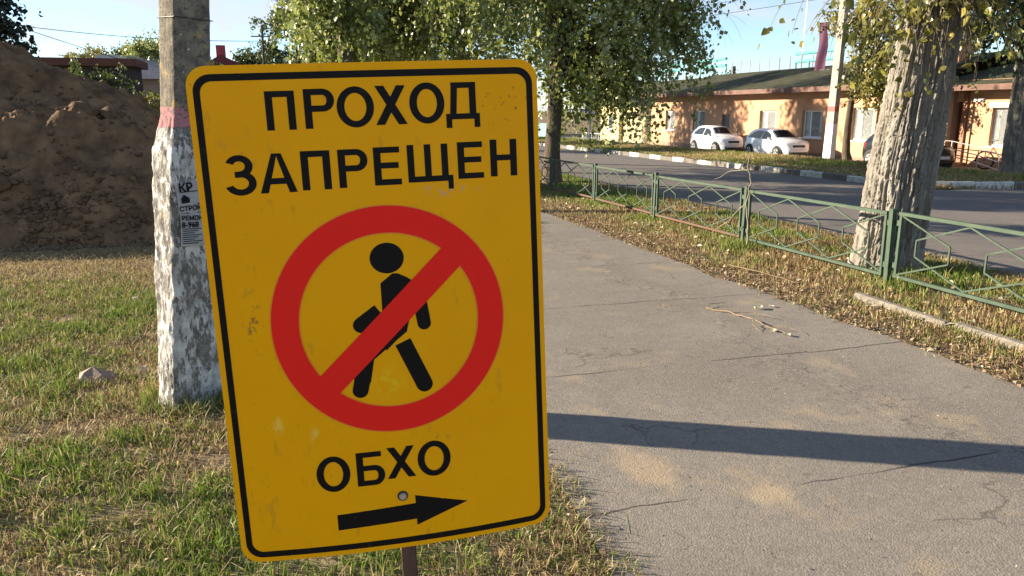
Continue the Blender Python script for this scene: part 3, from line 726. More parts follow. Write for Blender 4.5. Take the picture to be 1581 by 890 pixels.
def make_tree(loc, H, r0, blobs, label, leaf=.09, strand=1.0, cols=GREEN, group=None, m=M_leaf, bark=None, lean=(0, 0), near=False, hang=1.0, gap=.10, nl=2, name='poplar_tree', trunk_obj=None, step=.11, twigs=False):
    loc = np.array([loc[0], loc[1], zf(*loc[:2])]); bark = bark or M_barkd
    root = empty(name, loc, label, 'tree', group)
    ts = np.linspace(0, 1, 14); tp = np.stack([lean[0] * ts * H + .12 * np.sin(ts * 5 + loc[0]), lean[1] * ts * H + .12 * np.sin(ts * 4 + 1), ts * H - .15], 1); tp[0, :2] = 0
    rad = r0 * (1 - .82 * ts) * (1 + .35 * np.exp(-ts * H / .35))
    if trunk_obj is None: MB().tube(tp, rad, 14).build('trunk', bark, root, True)
    else: trunk_obj.parent = root; trunk_obj.location = (0, 0, 0)
    LB = MB(); Ps = []; TW = []
    for (cx, cy, cz, rx, ry, rz, nodes, per) in blobs:
        u = rng.normal(size=(nodes, 3)); u /= np.linalg.norm(u, axis=1, keepdims=True); u *= rng.random((nodes, 1)) ** .45
        N = np.array([cx, cy, cz]) - np.array([loc[0], loc[1], loc[2]]) + u * np.array([rx, ry, rz])
        for q in N:
            hz = np.hypot(q[0], q[1]); zt_ = np.clip(q[2] - hz * .55 + .2, min(.28 * H, 2.4), .93 * H); a = np.array([np.interp(zt_, tp[:, 2], tp[:, j]) for j in range(3)])
            rr = max(.012, r0 * .22 * (1 - zt_ / H * .6)); pth = limb_path(a, q); LB.tube(pth, list(np.linspace(rr, .008, len(pth))), 5, False)
        st = np.repeat(N, per, axis=0) + rng.normal(size=(nodes * per, 3)) * np.array([.38, .38, .34]) * min(1.2, max(.5, rx * .35))
        d = rng.normal(size=st.shape) * .5; d[:, :2] += (st[:, :2] / (np.linalg.norm(st[:, :2], axis=1, keepdims=True) + .3)) * .45; d[:, 2] += .1
        d /= np.linalg.norm(d, axis=1, keepdims=True); p = st.copy(); ln = strand * (.45 + .9 * rng.random(len(st)))
        K = int(strand * 1.35 / step); path = [p.copy()]
        for k in range(K):
            alive = (k * step) < ln; d[:, 2] -= .16 * hang; d /= np.linalg.norm(d, axis=1, keepdims=True); p = p + d * step; path.append(p.copy())
            ok = alive & (p[:, 2] > .35)
            for _ in range(nl):
                sel = p[ok]; Ps.append(sel + rng.normal(size=sel.shape) * leaf * .45)
        if near or twigs:
            path = np.stack(path, 1)[:, ::2]; TW.append(path)
    if LB.v: LB.build('limbs', bark, root, True)
    if TW:
        T = MB()
        for arr in TW:
            for q in arr[::(1 if near else 3)]: T.tube(q, list(np.linspace(.005, .002, len(q))), 3, False)
        T.build('twigs', bark, root)['kind'] = 'stuff'
    P = np.concatenate(Ps)
    o = link('crown', leaf_mesh('crown', P, leaf, cols, m, hang * .9, near), root); o['kind'] = 'stuff'
    return root, len(P)

# the big furrowed trunk right behind the fence: bark plates and furrows are real relief
def furrow_trunk(H, r0, lean, seed=3, na=330, nz=560, zmax=5.0):
    zs = np.concatenate([np.linspace(-.2, zmax, nz), np.linspace(zmax + .2, H, 20)]); th = np.linspace(0, 2 * pi, na + 1)[:-1]
    T, Z = np.meshgrid(th, zs); R = r0 * np.interp(Z, [-.2, 0, .25, 1.2, 2.6, 5, H], [1.14, 1.09, 1.03, 1.0, .84, .68, .15])
    Tq = (T - .8) % (2 * pi); wx = Tq * r0 / .31; wob = .9 * (fbm(wx * 2.5, Z * 2.4, seed + 30, 3) - .5)
    def fur(k1, k2, sd, wd):   # long irregular furrows along the grain
        q = fbm(wx * k1 + wob, Z * k2, sd, 3, .45); return np.exp(-((q - .5) / wd) ** 2)
    f1 = fur(5.2, .85, seed, .050); f2 = fur(8.5, 1.5, seed + 13, .055); cross = fur(3.5, 9.0, seed + 23, .035)
    br = fbm(wx * 9, Z * 6, seed + 4, 5, .65); fine = fbm(wx * 34, Z * 24, seed + 8, 4, .65)
    furrow = np.clip(f1 * (.55 + .9 * br) + .75 * f2 + .55 * cross * (br > .45), 0, 1.3)
    disp = (-.038 * furrow + .034 * (br - .5) + .026 * (fine - .5) + .012) * np.interp(Z, [0, 5, H], [1, .9, .2]) * (r0 / .31)
    butt = .022 * np.exp(-np.clip(Z, 0, 9) / .3) * np.sin(T * 5 + 1); R = R + disp + butt
    cx = lean[0] * np.interp(Z, [-.2, 0, 1.2, 2, 2.7, H], [0, 0, .10, .19, .26, .26 + (H - 2.7) * .06]) / .26 * .26; cy = lean[1] * Z
    V = np.stack([cx + R * np.cos(T), cy + R * np.sin(T), Z], -1).reshape(-1, 3)
    i = np.arange(V.shape[0]).reshape(len(zs), na); j = np.roll(i, -1, axis=1); F = np.stack([i[:-1], j[:-1], j[1:], i[1:]], -1).reshape(-1, 4)
    me = npmesh('trunk', V, F, None, True)
    m = MATS.get('bark_furrowed')
    if not m:
        m = bark_mat('bark_furrowed', (.140, .126, .105), (.245, .225, .192))
    me.materials.append(m); return bpy.data.objects.new('trunk', me)
tr = furrow_trunk(11, .315, (1, 0)); C.objects.link(tr)
make_tree((6.02, 6.55), 11, .315, [(5.92, 6.3, 3.05, .42, .4, .35, 17, 8), (6.3, 6.0, 3.0, .6, .5, .35, 9, 6), (7.3, 6.9, 3.3, .6, .6, .3, 6, 5), (6.3, 6.9, 5.2, 1.9, 1.8, 1.2, 14, 6), (6.5, 7, 8, 2.2, 2.2, 1.8, 14, 6)],
          'massive grey poplar trunk with deeply furrowed bark behind the near fence post', leaf=.078, strand=.85, cols=YELG, group='street trees', near=True, trunk_obj=tr, name='poplar_tree', hang=1.0, nl=1, step=.085)
make_tree((6.05, 17.4), 11, .20, [(6.4, 17.5, 5.2, 3.0, 2.8, 2.2, 95, 15), (7.0, 17.3, 2.75, 1.35, 1.2, .75, 30, 13), (8.6, 17.4, 3.9, 1.1, 1.1, .8, 22, 11), (6.2, 17.5, 8.6, 2.3, 2.3, 1.8, 34, 12)],
          'leafy tree with drooping branches over the fence, its dark trunk just right of the sign', twigs=True, leaf=.095, strand=1.25, group='street trees', bark=M_barkd)
make_tree((.95, 13.8), 11, .15, [(.95, 13.45, 3.5, .45, .25, .85, 30, 10), (1.6, 14, 7.8, 2.2, 2.2, 1.5, 40, 12)],
          'slim tree with pale glinting leaves straight above the left half of the sign', twigs=True, leaf=.085, strand=.6, group='street trees')
make_tree((.8, 24.5), 11, .2, [(1.35, 23.9, 4.3, .7, .5, 1.2, 28, 12), (3.0, 24.5, 5.3, 2.3, 2.3, 2.0, 100, 14), (2.2, 24.5, 8.6, 2.2, 2.2, 1.4, 26, 12)],
          'full green tree beyond the sign, on the left of the path', twigs=True, leaf=.11, strand=1.2, group='street trees')
make_tree((6, 27.5), 12, .22, [(5.6, 27.5, 5.6, 3.4, 3.2, 2.7, 85, 13), (5.8, 27.5, 9.5, 2.6, 2.6, 2, 30, 12)], 'second tree of the street row, green crown behind the nearer trees', leaf=.12, strand=1.3, group='street trees')
make_tree((6, 40), 13, .24, [(4.6, 40.5, 4.6, 3.2, 2.0, .9, 50, 12), (4.0, 41, 7.5, 1.6, 1.0, 1.6, 34, 12), (5.5, 40, 10.8, 2.6, 2.2, 1.6, 24, 12)], 'third tree of the street row, left part of the green mass', leaf=.14, strand=1.4, group='street trees')
make_tree((5.5, 50), 13, .25, [(4.4, 50, 6.8, 3.4, 3.6, 3.6, 80, 12), (5, 50, 11, 2.6, 2.6, 2, 20, 12)], 'far smooth green tree at the left end of the street row', leaf=.16, strand=1.4, group='street trees')
make_tree((1.2, 62), 12, .2, [(.2, 62, 8.2, 1.5, 1.5, 1.0, 14, 9), (-.4, 62, 6.0, 1.0, 1, .8, 8, 9), (1.8, 62, 10.2, 1.5, 1.5, 1, 12, 9), (2.2, 62, 5.6, 1.3, 1.2, 1.3, 12, 10)], 'thin airy tree with sky gaps left of the green mass', leaf=.17, strand=1.2, cols=DARKG, group='street trees', name='airy_tree')
make_tree((22.4, 27.0), 7, .17, [(22.5, 26.0, 3.6, 1.0, 1.0, .9, 30, 12), (22.3, 25.9, 2.5, .8, .8, .5, 12, 11), (22.6, 26.8, 5.4, 1.5, 1.5, 1.1, 26, 12)], 'small yellow-green tree with a dark trunk between lamp post and big poplar', leaf=.11, strand=.7, cols=YELG, group='street trees', name='small_tree')
tr2 = furrow_trunk(12, .42, (-.5, 0), 8, 130, 200, 6.0); C.objects.link(tr2)
make_tree((22.3, 19.15), 12, .42, [(20.6, 18.6, 6.2, 2.0, 2.2, 1.6, 50, 12), (23.5, 19, 6.6, 2.0, 2.2, 1.8, 40, 12), (20.4, 18.6, 4.3, .9, 1.2, .6, 12, 10), (22, 19, 9.8, 2.4, 2.4, 1.8, 30, 12)], 'thick dark tree trunk at the right edge beside the bicycle', leaf=.12, strand=1.0, cols=DARKG, group='street trees', trunk_obj=tr2)

# dark spruce in the top left corner
def spruce(loc, H, label):
    z0 = zf(*loc); root = empty('spruce_tree', (loc[0], loc[1], z0), label, 'tree')
    MB().tube([(0, 0, -.2), (0, 0, H * .5), (0, 0, H)], [.2, .12, .02], 10).build('trunk', M_barkd, root, True)
    P = []; LB = MB()
    for k in range(150):
        z = 1.2 + (H - 1.6) * (k / 150) ** 1.0; L = 2.3 * (1 - (z / H)) ** .75 + .25; a = k * 2.399; pts = []
        for t in np.linspace(0, 1, 7): pts.append((cos(a) * L * t, sin(a) * L * t, z - .55 * L * t ** 1.4 + .16 * L * t ** 4))
        LB.tube(pts, list(np.linspace(.022, .005, 7)), 4, False)
        q = np.array(pts); t = rng.random(230) ** .8 * 6; i0 = np.minimum(t.astype(int), 5); fr = (t - i0)[:, None]; c = q[i0] * (1 - fr) + q[i0 + 1] * fr
        c = c + rng.normal(size=c.shape) * np.array([.13, .13, .05]); c[:, 2] -= np.abs(rng.normal(size=len(c))) * .16; P.append(c)
    LB.build('limbs', M_barkd, root)
    o = link('crown', leaf_mesh('crown', np.concatenate(P), .13, [(.010, .018, .010), (.018, .03, .016), (.03, .042, .022)], mat('needle', rough=.7, attr='Col', transl=.1), 1.0, False, .5), root); o['kind'] = 'stuff'
spruce((-7.75, 22.5), 10.5, 'dark spruce with drooping boughs in the top left corner')

# ================================================================== ORANGE BUILDING
M_pl = mat('plaster_orange', (.46, .262, .155), .9, col2=(.52, .305, .185), nscale=1.4, detail=8, bump=.25, bscale=50, spec=.2)
M_plb = mat('plinth_brown', (.22, .14, .10), .9, col2=(.30, .20, .14), nscale=4, bump=.2, bscale=40)
M_roof = mat('roof_mossy', (.034, .037, .022), .95, col2=(.068, .066, .040), spec=.1, nscale=1.8, detail=8, bump=.3, bscale=20)
M_fas = mat('fascia_red', (.10, .052, .04), .85, col2=(.15, .085, .065), nscale=3, bump=.2, bscale=30)
M_wf = mat('window_frame_white', (.78, .77, .74), .45)
M_brick = mat('brick_orange', (.50, .20, .09), .85, col2=(.58, .28, .14), nscale=9, bump=.3, bscale=30)
M_door = mat('door_dark', (.06, .065, .075), .5, col2=(.09, .09, .10), nscale=4)
M_bdoor = mat('door_brown', (.20, .085, .04), .6, col2=(.26, .12, .06), nscale=5, stretch=(6, 6, 1))
def glass_mat(name, tint, rough=.06):
    m = mat(name, tint, rough, spec=.6, coat=.4); return m
M_gl = glass_mat('window_glass', (.05, .065, .065)); M_curt = mat('curtain_pale', (.55, .60, .55), .9, col2=(.40, .46, .42), nscale=7, stretch=(1, 5, .4)); M_plant = mat('window_plants', (.16, .30, .06), .6, col2=(.34, .46, .14), nscale=16, ramp=(.4, .6))
bz = -.62
bld = empty('orange_building', (23.3, 36, bz), 'long low orange plastered building with mossy dark roof across the road', 'building')
B0 = Vector((23.3, 36, bz))
def wl(x, y, z): return (x - B0.x, y - B0.y, z - B0.z)
WIN = [(44.0, 45.25, .42, 1.64), (40.35, 41.75, .50, 1.63), (33.5, 34.95, .46, 1.63), (30.05, 31.5, .40, 1.63), (26.75, 28.15, .38, 1.75)]
DOOR = (37.75, 38.55, -.5, 1.42)
def wall_with_holes(x, y0, y1, z0, z1, holes, th, name, m, parent):
    """front wall as a grid of blocks around its openings"""
    ysr = sorted({y0, y1, *[h[0] for h in holes], *[h[1] for h in holes]}); zsr = sorted({z0, z1, *[h[2] for h in holes], *[h[3] for h in holes]}); mb = MB(); idx = {}
    bm = bmesh.new()
    def vt(xx, yy, zz):
        k = (xx, yy, zz)
        if k not in idx: idx[k] = bm.verts.new(wl(xx, yy, zz))
        return idx[k]
    solid = lambda i, j: 0 <= i < len(ysr) - 1 and 0 <= j < len(zsr) - 1 and not any(h[0] <= (ysr[i] + ysr[i + 1]) / 2 <= h[1] and h[2] <= (zsr[j] + zsr[j + 1]) / 2 <= h[3] for h in holes)
    for i in range(len(ysr) - 1):
        for j in range(len(zsr) - 1):
            if not solid(i, j): continue
            a, b, c, d = ysr[i], ysr[i + 1], zsr[j], zsr[j + 1]
            bm.faces.new([vt(x, a, c), vt(x, a, d), vt(x, b, d), vt(x, b, c)]); bm.faces.new([vt(x + th, a, c), vt(x + th, b, c), vt(x + th, b, d), vt(x + th, a, d)])
            if not solid(i - 1, j): bm.faces.new([vt(x, a, c), vt(x + th, a, c), vt(x + th, a, d), vt(x, a, d)])
            if not solid(i + 1, j): bm.faces.new([vt(x, b, c), vt(x, b, d), vt(x + th, b, d), vt(x + th, b, c)])
            if not solid(i, j - 1): bm.faces.new([vt(x, a, c), vt(x, b, c), vt(x + th, b, c), vt(x + th, a, c)])
            if not solid(i, j + 1): bm.faces.new([vt(x, a, d), vt(x + th, a, d), vt(x + th, b, d), vt(x, b, d)])
    me = bpy.data.meshes.new(name); bm.to_mesh(me); bm.free(); me.materials.append(m); return link(name, me, parent)
def window(x, h, parent, plants=True, split=True):
    y0, y1, z0, z1 = h; f = .065; xx = x + .13
    def bx(a, b, c, d, e, g): p = wl(a, c, e); q = wl(b, d, g); return MB().box(p[0], q[0], p[1], q[1], p[2], q[2])
    w = bx(xx, xx + .05, y0, y1, z1 - f, z1).build('window', M_wf, parent)
    for a, b, c, d in ((y0, y1, z0, z0 + f), (y0, y0 + f, z0 + f, z1 - f), (y1 - f, y1, z0 + f, z1 - f)): bx(xx, xx + .05, a, b, c, d).build('frame', M_wf, w)
    if split: m_ = y0 + (y1 - y0) * .66; bx(xx - .003, xx + .05, m_ - f / 2, m_ + f / 2, z0 + f, z1 - f).build('mullion', M_wf, w)
    g = bx(xx + .022, xx + .03, y0 + f, y1 - f, z0 + f, z1 - f).build('pane', M_glass_t, w)
    bx(xx + .09, xx + .10, y0 + f, y0 + (y1 - y0) * .30, z0, z1).build('curtain', M_curt, w)
    bx(xx + .09, xx + .10, y1 - (y1 - y0) * .22, y1 - f, z0, z1).build('curtain', M_curt, w)
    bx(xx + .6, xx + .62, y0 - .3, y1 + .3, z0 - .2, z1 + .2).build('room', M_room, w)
    if plants:
        P = np.stack([np.full(170, xx + .16) + rng.normal(size=170) * .025, rng.uniform(y0 + .1, y1 - .1, 170), z0 + .08 + np.abs(rng.normal(size=170)) * .2], 1) - np.array(B0)
        o = link('house_plant', leaf_mesh('house_plant', P, .13, [(.15, .26, .05), (.28, .38, .10), (.40, .48, .18)], M_leaf, -.6), w); o['kind'] = 'stuff'
    p = wl(x - .06, y0 - .06, z0 - .05); q = wl(x + .15, y1 + .06, z0 + .004); MB().box(p[0], q[0], p[1], q[1], p[2], q[2]).build('sill', M_wf, w)
M_glass_t = mat('pane_clear', (.9, .93, .93), .02, spec=.5)
_b = M_glass_t.node_tree.nodes['Principled BSDF']; _b.inputs['Transmission Weight'].default_value = .85; _b.inputs['IOR'].default_value = 1.08
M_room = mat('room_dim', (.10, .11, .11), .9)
wall_with_holes(23.3, 26.0, 47.3, bz, 2.62, WIN + [DOOR], .38, 'wall', M_pl, bld)
def bpart(name, a, b, m, par=None):
    p = wl(*a); q = wl(*b); return MB().box(p[0], q[0], p[1], q[1], p[2], q[2]).build(name, m, par or bld)
bpart('plinth', (23.26, 26.0, bz), (23.299, 37.7, -.28), M_plb); bpart('plinth', (23.26, 38.6, bz), (23.299, 47.3, -.28), M_plb)
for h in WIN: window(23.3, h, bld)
bpart('door', (23.40, DOOR[0], bz), (23.46, DOOR[1], DOOR[3]), M_door); bpart('door_handle', (23.36, DOOR[0] + .08, .42), (23.40, DOOR[0] + .12, .56), M_wf)
bpart('wall', (23.68, 46.95, bz), (33, 47.3, 2.6), M_pl); bpart('wall', (23.68, 26.0, bz), (25.0, 26.3, 2.6), M_pl)
def roof_slab(pts, name, m, parent, th=.12):
    lo = [wl(*p) for p in pts]; hi = [(a, b, c + th) for a, b, c in lo]; return MB().hexa(lo + hi).build(name, m, parent)
rf = roof_slab([(22.50, 25.4, 2.53), (28.2, 25.4, 3.86), (28.2, 47.8, 3.86), (22.50, 47.8, 2.53)], 'roof', M_roof, bld)
roof_slab([(28.2, 25.4, 3.86), (34, 25.4, 2.80), (34, 47.8, 2.80), (28.2, 47.8, 3.86)], 'roof', M_roof, bld)
bpart('fascia', (22.44, 25.4, 2.44), (22.498, 47.8, 2.655), M_fas)
bpart('soffit', (22.50, 25.4, 2.47), (23.298, 47.8, 2.52), M_fas)
bpart('chimney', (27.9, 29.0, 3.5), (28.5, 29.6, 4.65), M_brick, rf)
bpart('chimney', (26.3, 25.9, 3.3), (26.9, 26.5, 5.0), M_brick, rf)
bpart('vent_pipe', (28.1, 45.5, 3.8), (28.3, 45.7, 4.45), M_door, rf)
# set-back right wing with the porch
WX = 25.0; WW = [(21.95, 22.8, .34, 1.74), (17.4, 18.6, .34, 1.74)]; PORCH = (23.85, 25.7, bz, 1.95)
wall_with_holes(WX, 14.8, 26.0, bz, 2.75, WW + [PORCH], .35, 'wall', M_pl, bld)
for h in WW:
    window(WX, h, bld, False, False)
    p = wl(WX - .10, h[0] - .08, h[3]); q = wl(WX - .002, h[1] + .08, h[3] + .16); MB().box(p[0], q[0], p[1], q[1], p[2], q[2]).build('roller_blind_box', M_wf, bld)
bpart('porch_back', (WX + 1.5, 23.6, bz), (WX + 1.6, 25.9, 2.5), M_bdoor); bpart('porch_side', (WX + .351, 23.55, bz), (WX + 1.5, 23.848, 2.5), M_pl); bpart('porch_side', (WX + .351, 25.702, bz), (WX + 1.5, 26.0, 2.5), M_pl)
bpart('porch_door', (WX + 1.42, 24.0, bz + .2), (WX + 1.49, 24.9, 1.6), M_bdoor)
bpart('porch_column', (WX - .16, 24.45, bz), (WX + .14, 24.80, 2.4), M_pl); bpart('porch_column', (WX - .14, 25.45, bz), (WX + .14, 25.66, 2.4), M_bdoor)
bpart('porch_column', (WX - .10, 23.86, bz), (WX + .12, 24.05, 2.4), M_bdoor)
bpart('porch_step', (WX - .9, 23.7, bz), (WX - .002, 25.9, -.32), M_plb); bpart('porch_step', (WX + .0, 23.9, bz), (WX + 1.4, 25.68, -.30), M_plb)
roof_slab([(24.1, 14.2, 2.42), (30, 14.2, 3.74), (30, 25.38, 3.74), (24.1, 25.38, 2.42)], 'roof', M_roof, bld)
bpart('fascia', (24.05, 14.2, 2.34), (24.098, 25.38, 2.545), M_fas)
bpart('wall_lamp', (WX - .08, 23.2, 1.95), (WX - .004, 23.6, 2.08), M_wf)

# ramp handrail
M_steel = mat('rail_steel', (.50, .49, .47), .4, .8)
rl = empty('handrail', (24.0, 22.5, zf(24, 22.5)), 'grey steel ramp handrail in front of the porch', 'railing')
for y, h in ((24.9, 1.02), (23.4, .98), (22.2, .80), (21.3, .60)): MB().tube([(-.05, y - 22.5, -.1), (-.05, y - 22.5, h)], .022, 8).build('post', M_steel, rl)
for dz in (0, -.28, -.55): MB().tube([(-.05, 2.4, 1.02 + dz), (-.05, .9, .98 + dz), (-.05, -.3, .80 + dz), (-.05, -1.2, .60 + dz)], .02, 8).build('rail', M_steel, rl)

# neighbouring house beyond the left end
NB = Vector((24.6, 53, -.75)); nb = empty('yellow_house', NB, 'pale yellow house wall with a red shop board left of the orange building', 'building')
M_cream = mat('plaster_cream', (.55, .43, .24), .9, col2=(.48, .37, .2), nscale=2, bump=.2, bscale=40)
M_redb = mat('board_red', (.22, .02, .02), .5, col2=(.12, .015, .015), nscale=2)
MB().box(0, .3, -5.6, 0, 0, 2.9).build('wall', M_cream, nb); MB().box(-.01, .25, 2.4, 6, 0, 2.9).build('wall', M_cream, nb); MB().box(.8, 1.0, 0, 2.4, 0, 2.9).build('wall', mat('wall_brown', (.20, .13, .09), .9), nb)
MB().box(.31, 8, -5.6, 6, 0, 2.88).build('core', M_cream, nb); MB().hexa([(-.5, -5.9, 2.9), (8, -5.9, 2.9), (8, 6.3, 2.9), (-.5, 6.3, 2.9), (3.5, -5.9, 4.6), (3.8, -5.9, 4.6), (3.8, 6.3, 4.6), (3.5, 6.3, 4.6)]).build('roof', M_roof, nb)
MB().box(-.18, -.04, -5.5, -3.3, 2.35, 3.1).build('shop_board', M_redb, nb)
link('board_mark', text_mesh('5', .62, mat('board_light_red', (.55, .06, .05), .5)), nb, (-.185, -4.2, 2.48), (pi / 2, 0, -pi / 2))
w = MB().box(-.05, -.005, -4.9, -4.3, .55, 1.8).build('window', M_wf, nb); MB().box(-.06, -.051, -4.82, -4.38, .63, 1.72).build('pane', M_gl, w)
w = MB().box(-.06, -.015, 3.4, 4.4, .9, 2.0).build('window', M_wf, nb); MB().box(-.07, -.061, 3.5, 4.3, 1.0, 1.9).build('pane', M_gl, w)
# teal picket fence and low white fence in front of it
M_teal = mat('paint_teal', (.16, .36, .33), .6, col2=(.22, .42, .38), nscale=4)
tf = empty('picket_fence', (19.4, 56, zf(19.4, 56)), 'teal wooden picket fence across the road behind the drooping leaves', 'fence')
for k in range(46): MB().box(-.012, .012, k * .16, k * .16 + .11, .05, 1.25 + .03 * (k % 2)).build('picket', M_teal, tf)
for z in (.35, 1.0): MB().box(.0125, .05, -.1, 7.4, z, z + .06).build('rail', M_teal, tf)
wf = empty('low_fence', (19.6, 46.4, zf(19.6, 46.4)), 'low pale fence in front of the yellow house', 'fence')
M_pale = mat('paint_pale', (.50, .54, .52), .6)
for k in range(13): MB().box(-.01, .01, k * .3, k * .3 + .03, 0, .75).build('bar', M_pale, wf)
for z in (.15, .68): MB().box(-.028, -.011, 0, 3.63, z, z + .04).build('rail', M_pale, wf)
# pedestrian crossing sign, half hidden by leaves
cs = empty('crossing_sign', (17.6, 43.9, zf(17.6, 43.9)), 'blue pedestrian crossing sign on a pale post among the leaves', 'sign')
MB().tube([(0, 0, -.2), (0, 0, 3.0)], .045, 10).build('post', M_pale, cs)
MB().box(-.40, .40, -.075, -.055, 1.85, 2.65).build('panel', mat('sign_blue', (.02, .06, .30), .4), cs, rot=(0, 0, .2))
MB().add([(-.32, -.080, 1.93), (.32, -.080, 1.93), (0, -.080, 2.55)], [(0, 1, 2)]).build('triangle', M_wf, cs, rot=(0, 0, .2))
MB().disc((.01, -.085, 2.32), (0, 1, 0), .045, .004, 12).add([(-.03, -.084, 2.27), (.05, -.084, 2.27), (.12, -.084, 2.0), (.06, -.084, 2.0), (.01, -.084, 2.15), (-.07, -.084, 2.0), (-.13, -.084, 2.0)], [(0, 1, 2, 3, 4, 5, 6)]).build('figure', M_blk, cs, rot=(0, 0, .2))

# ================================================================== CARS
M_carw = mat('car_white', (.80, .80, .80), .28, coat=.6, spec=.5); M_cark = mat('car_black', (.012, .012, .014), .25, coat=.6); M_cargl = glass_mat('car_glass', (.012, .016, .02), .05)
M_tyre = mat('tyre', (.018, .018, .018), .85); M_rim = mat('rim', (.50, .50, .50), .35, .7); M_trim = mat('car_trim', (.02, .02, .022), .6); M_lamp = mat('headlamp', (.62, .64, .66), .12, coat=.8); M_plate = mat('number_plate', (.72, .72, .70), .5)
def make_car(loc, paint, label, L=4.1, Wd=1.7, Hh=1.5, group='cars parked by the orange building', rz=-pi / 2, name='parked_car'):
    root = empty(name, (*loc, zf(*loc) + .012), label, 'car', group, rz)
    sx, sy, sz = L / 4.1, Wd / 1.7, Hh / 1.5
    X = np.array([-2.05, -2.0, -1.9, -1.7, -1.4, -1.0, -.5, 0, .25, .5, .75, .98, 1.25, 1.55, 1.8, 1.95, 2.03, 2.05])
    zt_ = np.interp(X, [-2.05, -2.0, -1.9, -1.7, -1.4, -1.0, -.3, .25, .98, 1.5, 1.85, 2.0, 2.05], [.66, .95, 1.16, 1.34, 1.44, 1.49, 1.50, 1.43, 1.03, .95, .84, .72, .52])
    zb_ = np.minimum(np.interp(X, [-2.05, -1.9, -1.4, 0, .98, 1.5, 1.85, 2.05], [.62, .96, .97, .92, .90, .88, .78, .50]), zt_ - .03)
    hb = np.interp(X, [-2.05, -1.98, -1.8, -1.3, 0, 1.3, 1.7, 1.9, 2.0, 2.05], [.60, .72, .79, .83, .845, .83, .79, .70, .60, .50])
    cab = np.clip((zt_ - 1.03) / .3, 0, 1); hr = hb * (.93 - .24 * cab)
    z0 = np.interp(X, [-2.05, -1.8, -1.2, 1.3, 1.9, 2.05], [.34, .24, .20, .20, .22, .30])
    half = []
    for i in range(len(X)):
        z_r = zt_[i]; half.append([(hb[i] * .93, z0[i]), (hb[i] * 1.0, z0[i] + (zb_[i] - z0[i]) * .25), (hb[i] * 1.015, z0[i] + (zb_[i] - z0[i]) * .6), (hb[i] * .985, zb_[i]), (hr[i], max(zb_[i] + .01, z_r - .085)), (hr[i] * .82, z_r - .018), (0, z_r)])
    V = []; F = []; m_ = 13
    for i, h in enumerate(half):
        row = [(X[i], -y, z) for y, z in h] + [(X[i], y, z) for y, z in h[-2::-1]]; V += [(x * sx, y * sy, z * sz) for x, y, z in row]
    for i in range(len(X) - 1):
        for j in range(m_ - 1): F.append((i * m_ + j, i * m_ + j + 1, (i + 1) * m_ + j + 1, (i + 1) * m_ + j))
        F.append((i * m_ + m_ - 1, i * m_, (i + 1) * m_, (i + 1) * m_ + m_ - 1))
    F.append(tuple(range(m_))); F.append(tuple(range((len(X) - 1) * m_, len(X) * m_))[::-1])
    body = MB().add(V, F).build('body', paint, root, True)
    def sp(x, v, side):   # a point on the cabin side: v 0 at the belt, 1 at the roof edge
        g = lambda arr: float(np.interp(x, X, arr)); b = (g(hb) * .985, g(zb_)); r = (g(hr), max(g(zb_) + .01, g(zt_) - .085))
        y = b[0] + (r[0] - b[0]) * v + .008; return (x * sx, side * y * sy, (b[1] + (r[1] - b[1]) * v) * sz)
    for side in (-1, 1):
        for xa, xb, top in ((-.24, .80, [(.80, .10), (.42, .80), (.12, .90), (-.24, .93)]), (-1.55, -.31, [(-.31, .93), (-.8, .92), (-1.15, .82), (-1.45, .42), (-1.55, .16)])):
            xs_ = np.linspace(xa, xb, 13); tt = sorted(top); g = MB(); Vq = []; n5 = 5
            for x in xs_:
                vt_ = float(np.interp(x, [q[0] for q in tt], [q[1] for q in tt])); Vq += [sp(float(x), .08 + (max(vt_, .1) - .08) * q / (n5 - 1), side) for q in range(n5)]
            g.add(Vq, [(i * n5 + j, i * n5 + j + 1, (i + 1) * n5 + j + 1, (i + 1) * n5 + j) for i in range(12) for j in range(n5 - 1)]).build('side_window', M_cargl, body, True)
        for wx in (-1.28, 1.30):
            ar = MB().disc((wx * sx, side * .80 * sy, .31 * sz), (0, 1, 0), .375 * sz, .10 * sy, 28).build('wheel_arch', M_trim, root)
            wh = link('wheel', None, root, (wx * sx, side * .775 * sy, .31 * sz))
            t_ = MB().disc((0, 0, 0), (0, 1, 0), .315 * sz, .20, 28).build('tyre', M_tyre, wh); bevel(t_, .02, 2)
            r_ = MB().disc((0, side * .085, 0), (0, 1, 0), .205 * sz, .045, 24)
            r_.build('rim', M_rim, wh)
            for q in range(5): a = q * 2 * pi / 5; MB().box(-.035, .035, side * .1075 - .002, side * .1075 + .002, .05, .19 * sz).build('rim_gap', M_trim, wh, rot=(0, a, 0))
        mi = MB().hexa([(.60 * sx, side * .86 * sy, .93 * sz), (.72 * sx, side * .86 * sy, .93 * sz), (.70 * sx, side * 1.0 * sy, .95 * sz), (.62 * sx, side * 1.0 * sy, .95 * sz), (.60 * sx, side * .86 * sy, 1.05 * sz), (.70 * sx, side * .86 * sy, 1.05 * sz), (.68 * sx, side * 1.0 * sy, 1.07 * sz), (.62 * sx, side * 1.0 * sy, 1.07 * sz)]).build('mirror', paint, root); bevel(mi, .02)
        hl = MB().hexa([(1.66 * sx, side * .77 * sy, .66 * sz), (1.93 * sx, side * .665 * sy, .62 * sz), (2.0 * sx, side * .42 * sy, .62 * sz), (1.8 * sx, side * .42 * sy, .66 * sz), (1.60 * sx, side * .80 * sy, .84 * sz), (1.86 * sx, side * .70 * sy, .76 * sz), (1.95 * sx, side * .42 * sy, .735 * sz), (1.7 * sx, side * .42 * sy, .80 * sz)]).build('headlight', M_lamp, root); bevel(hl, .02)
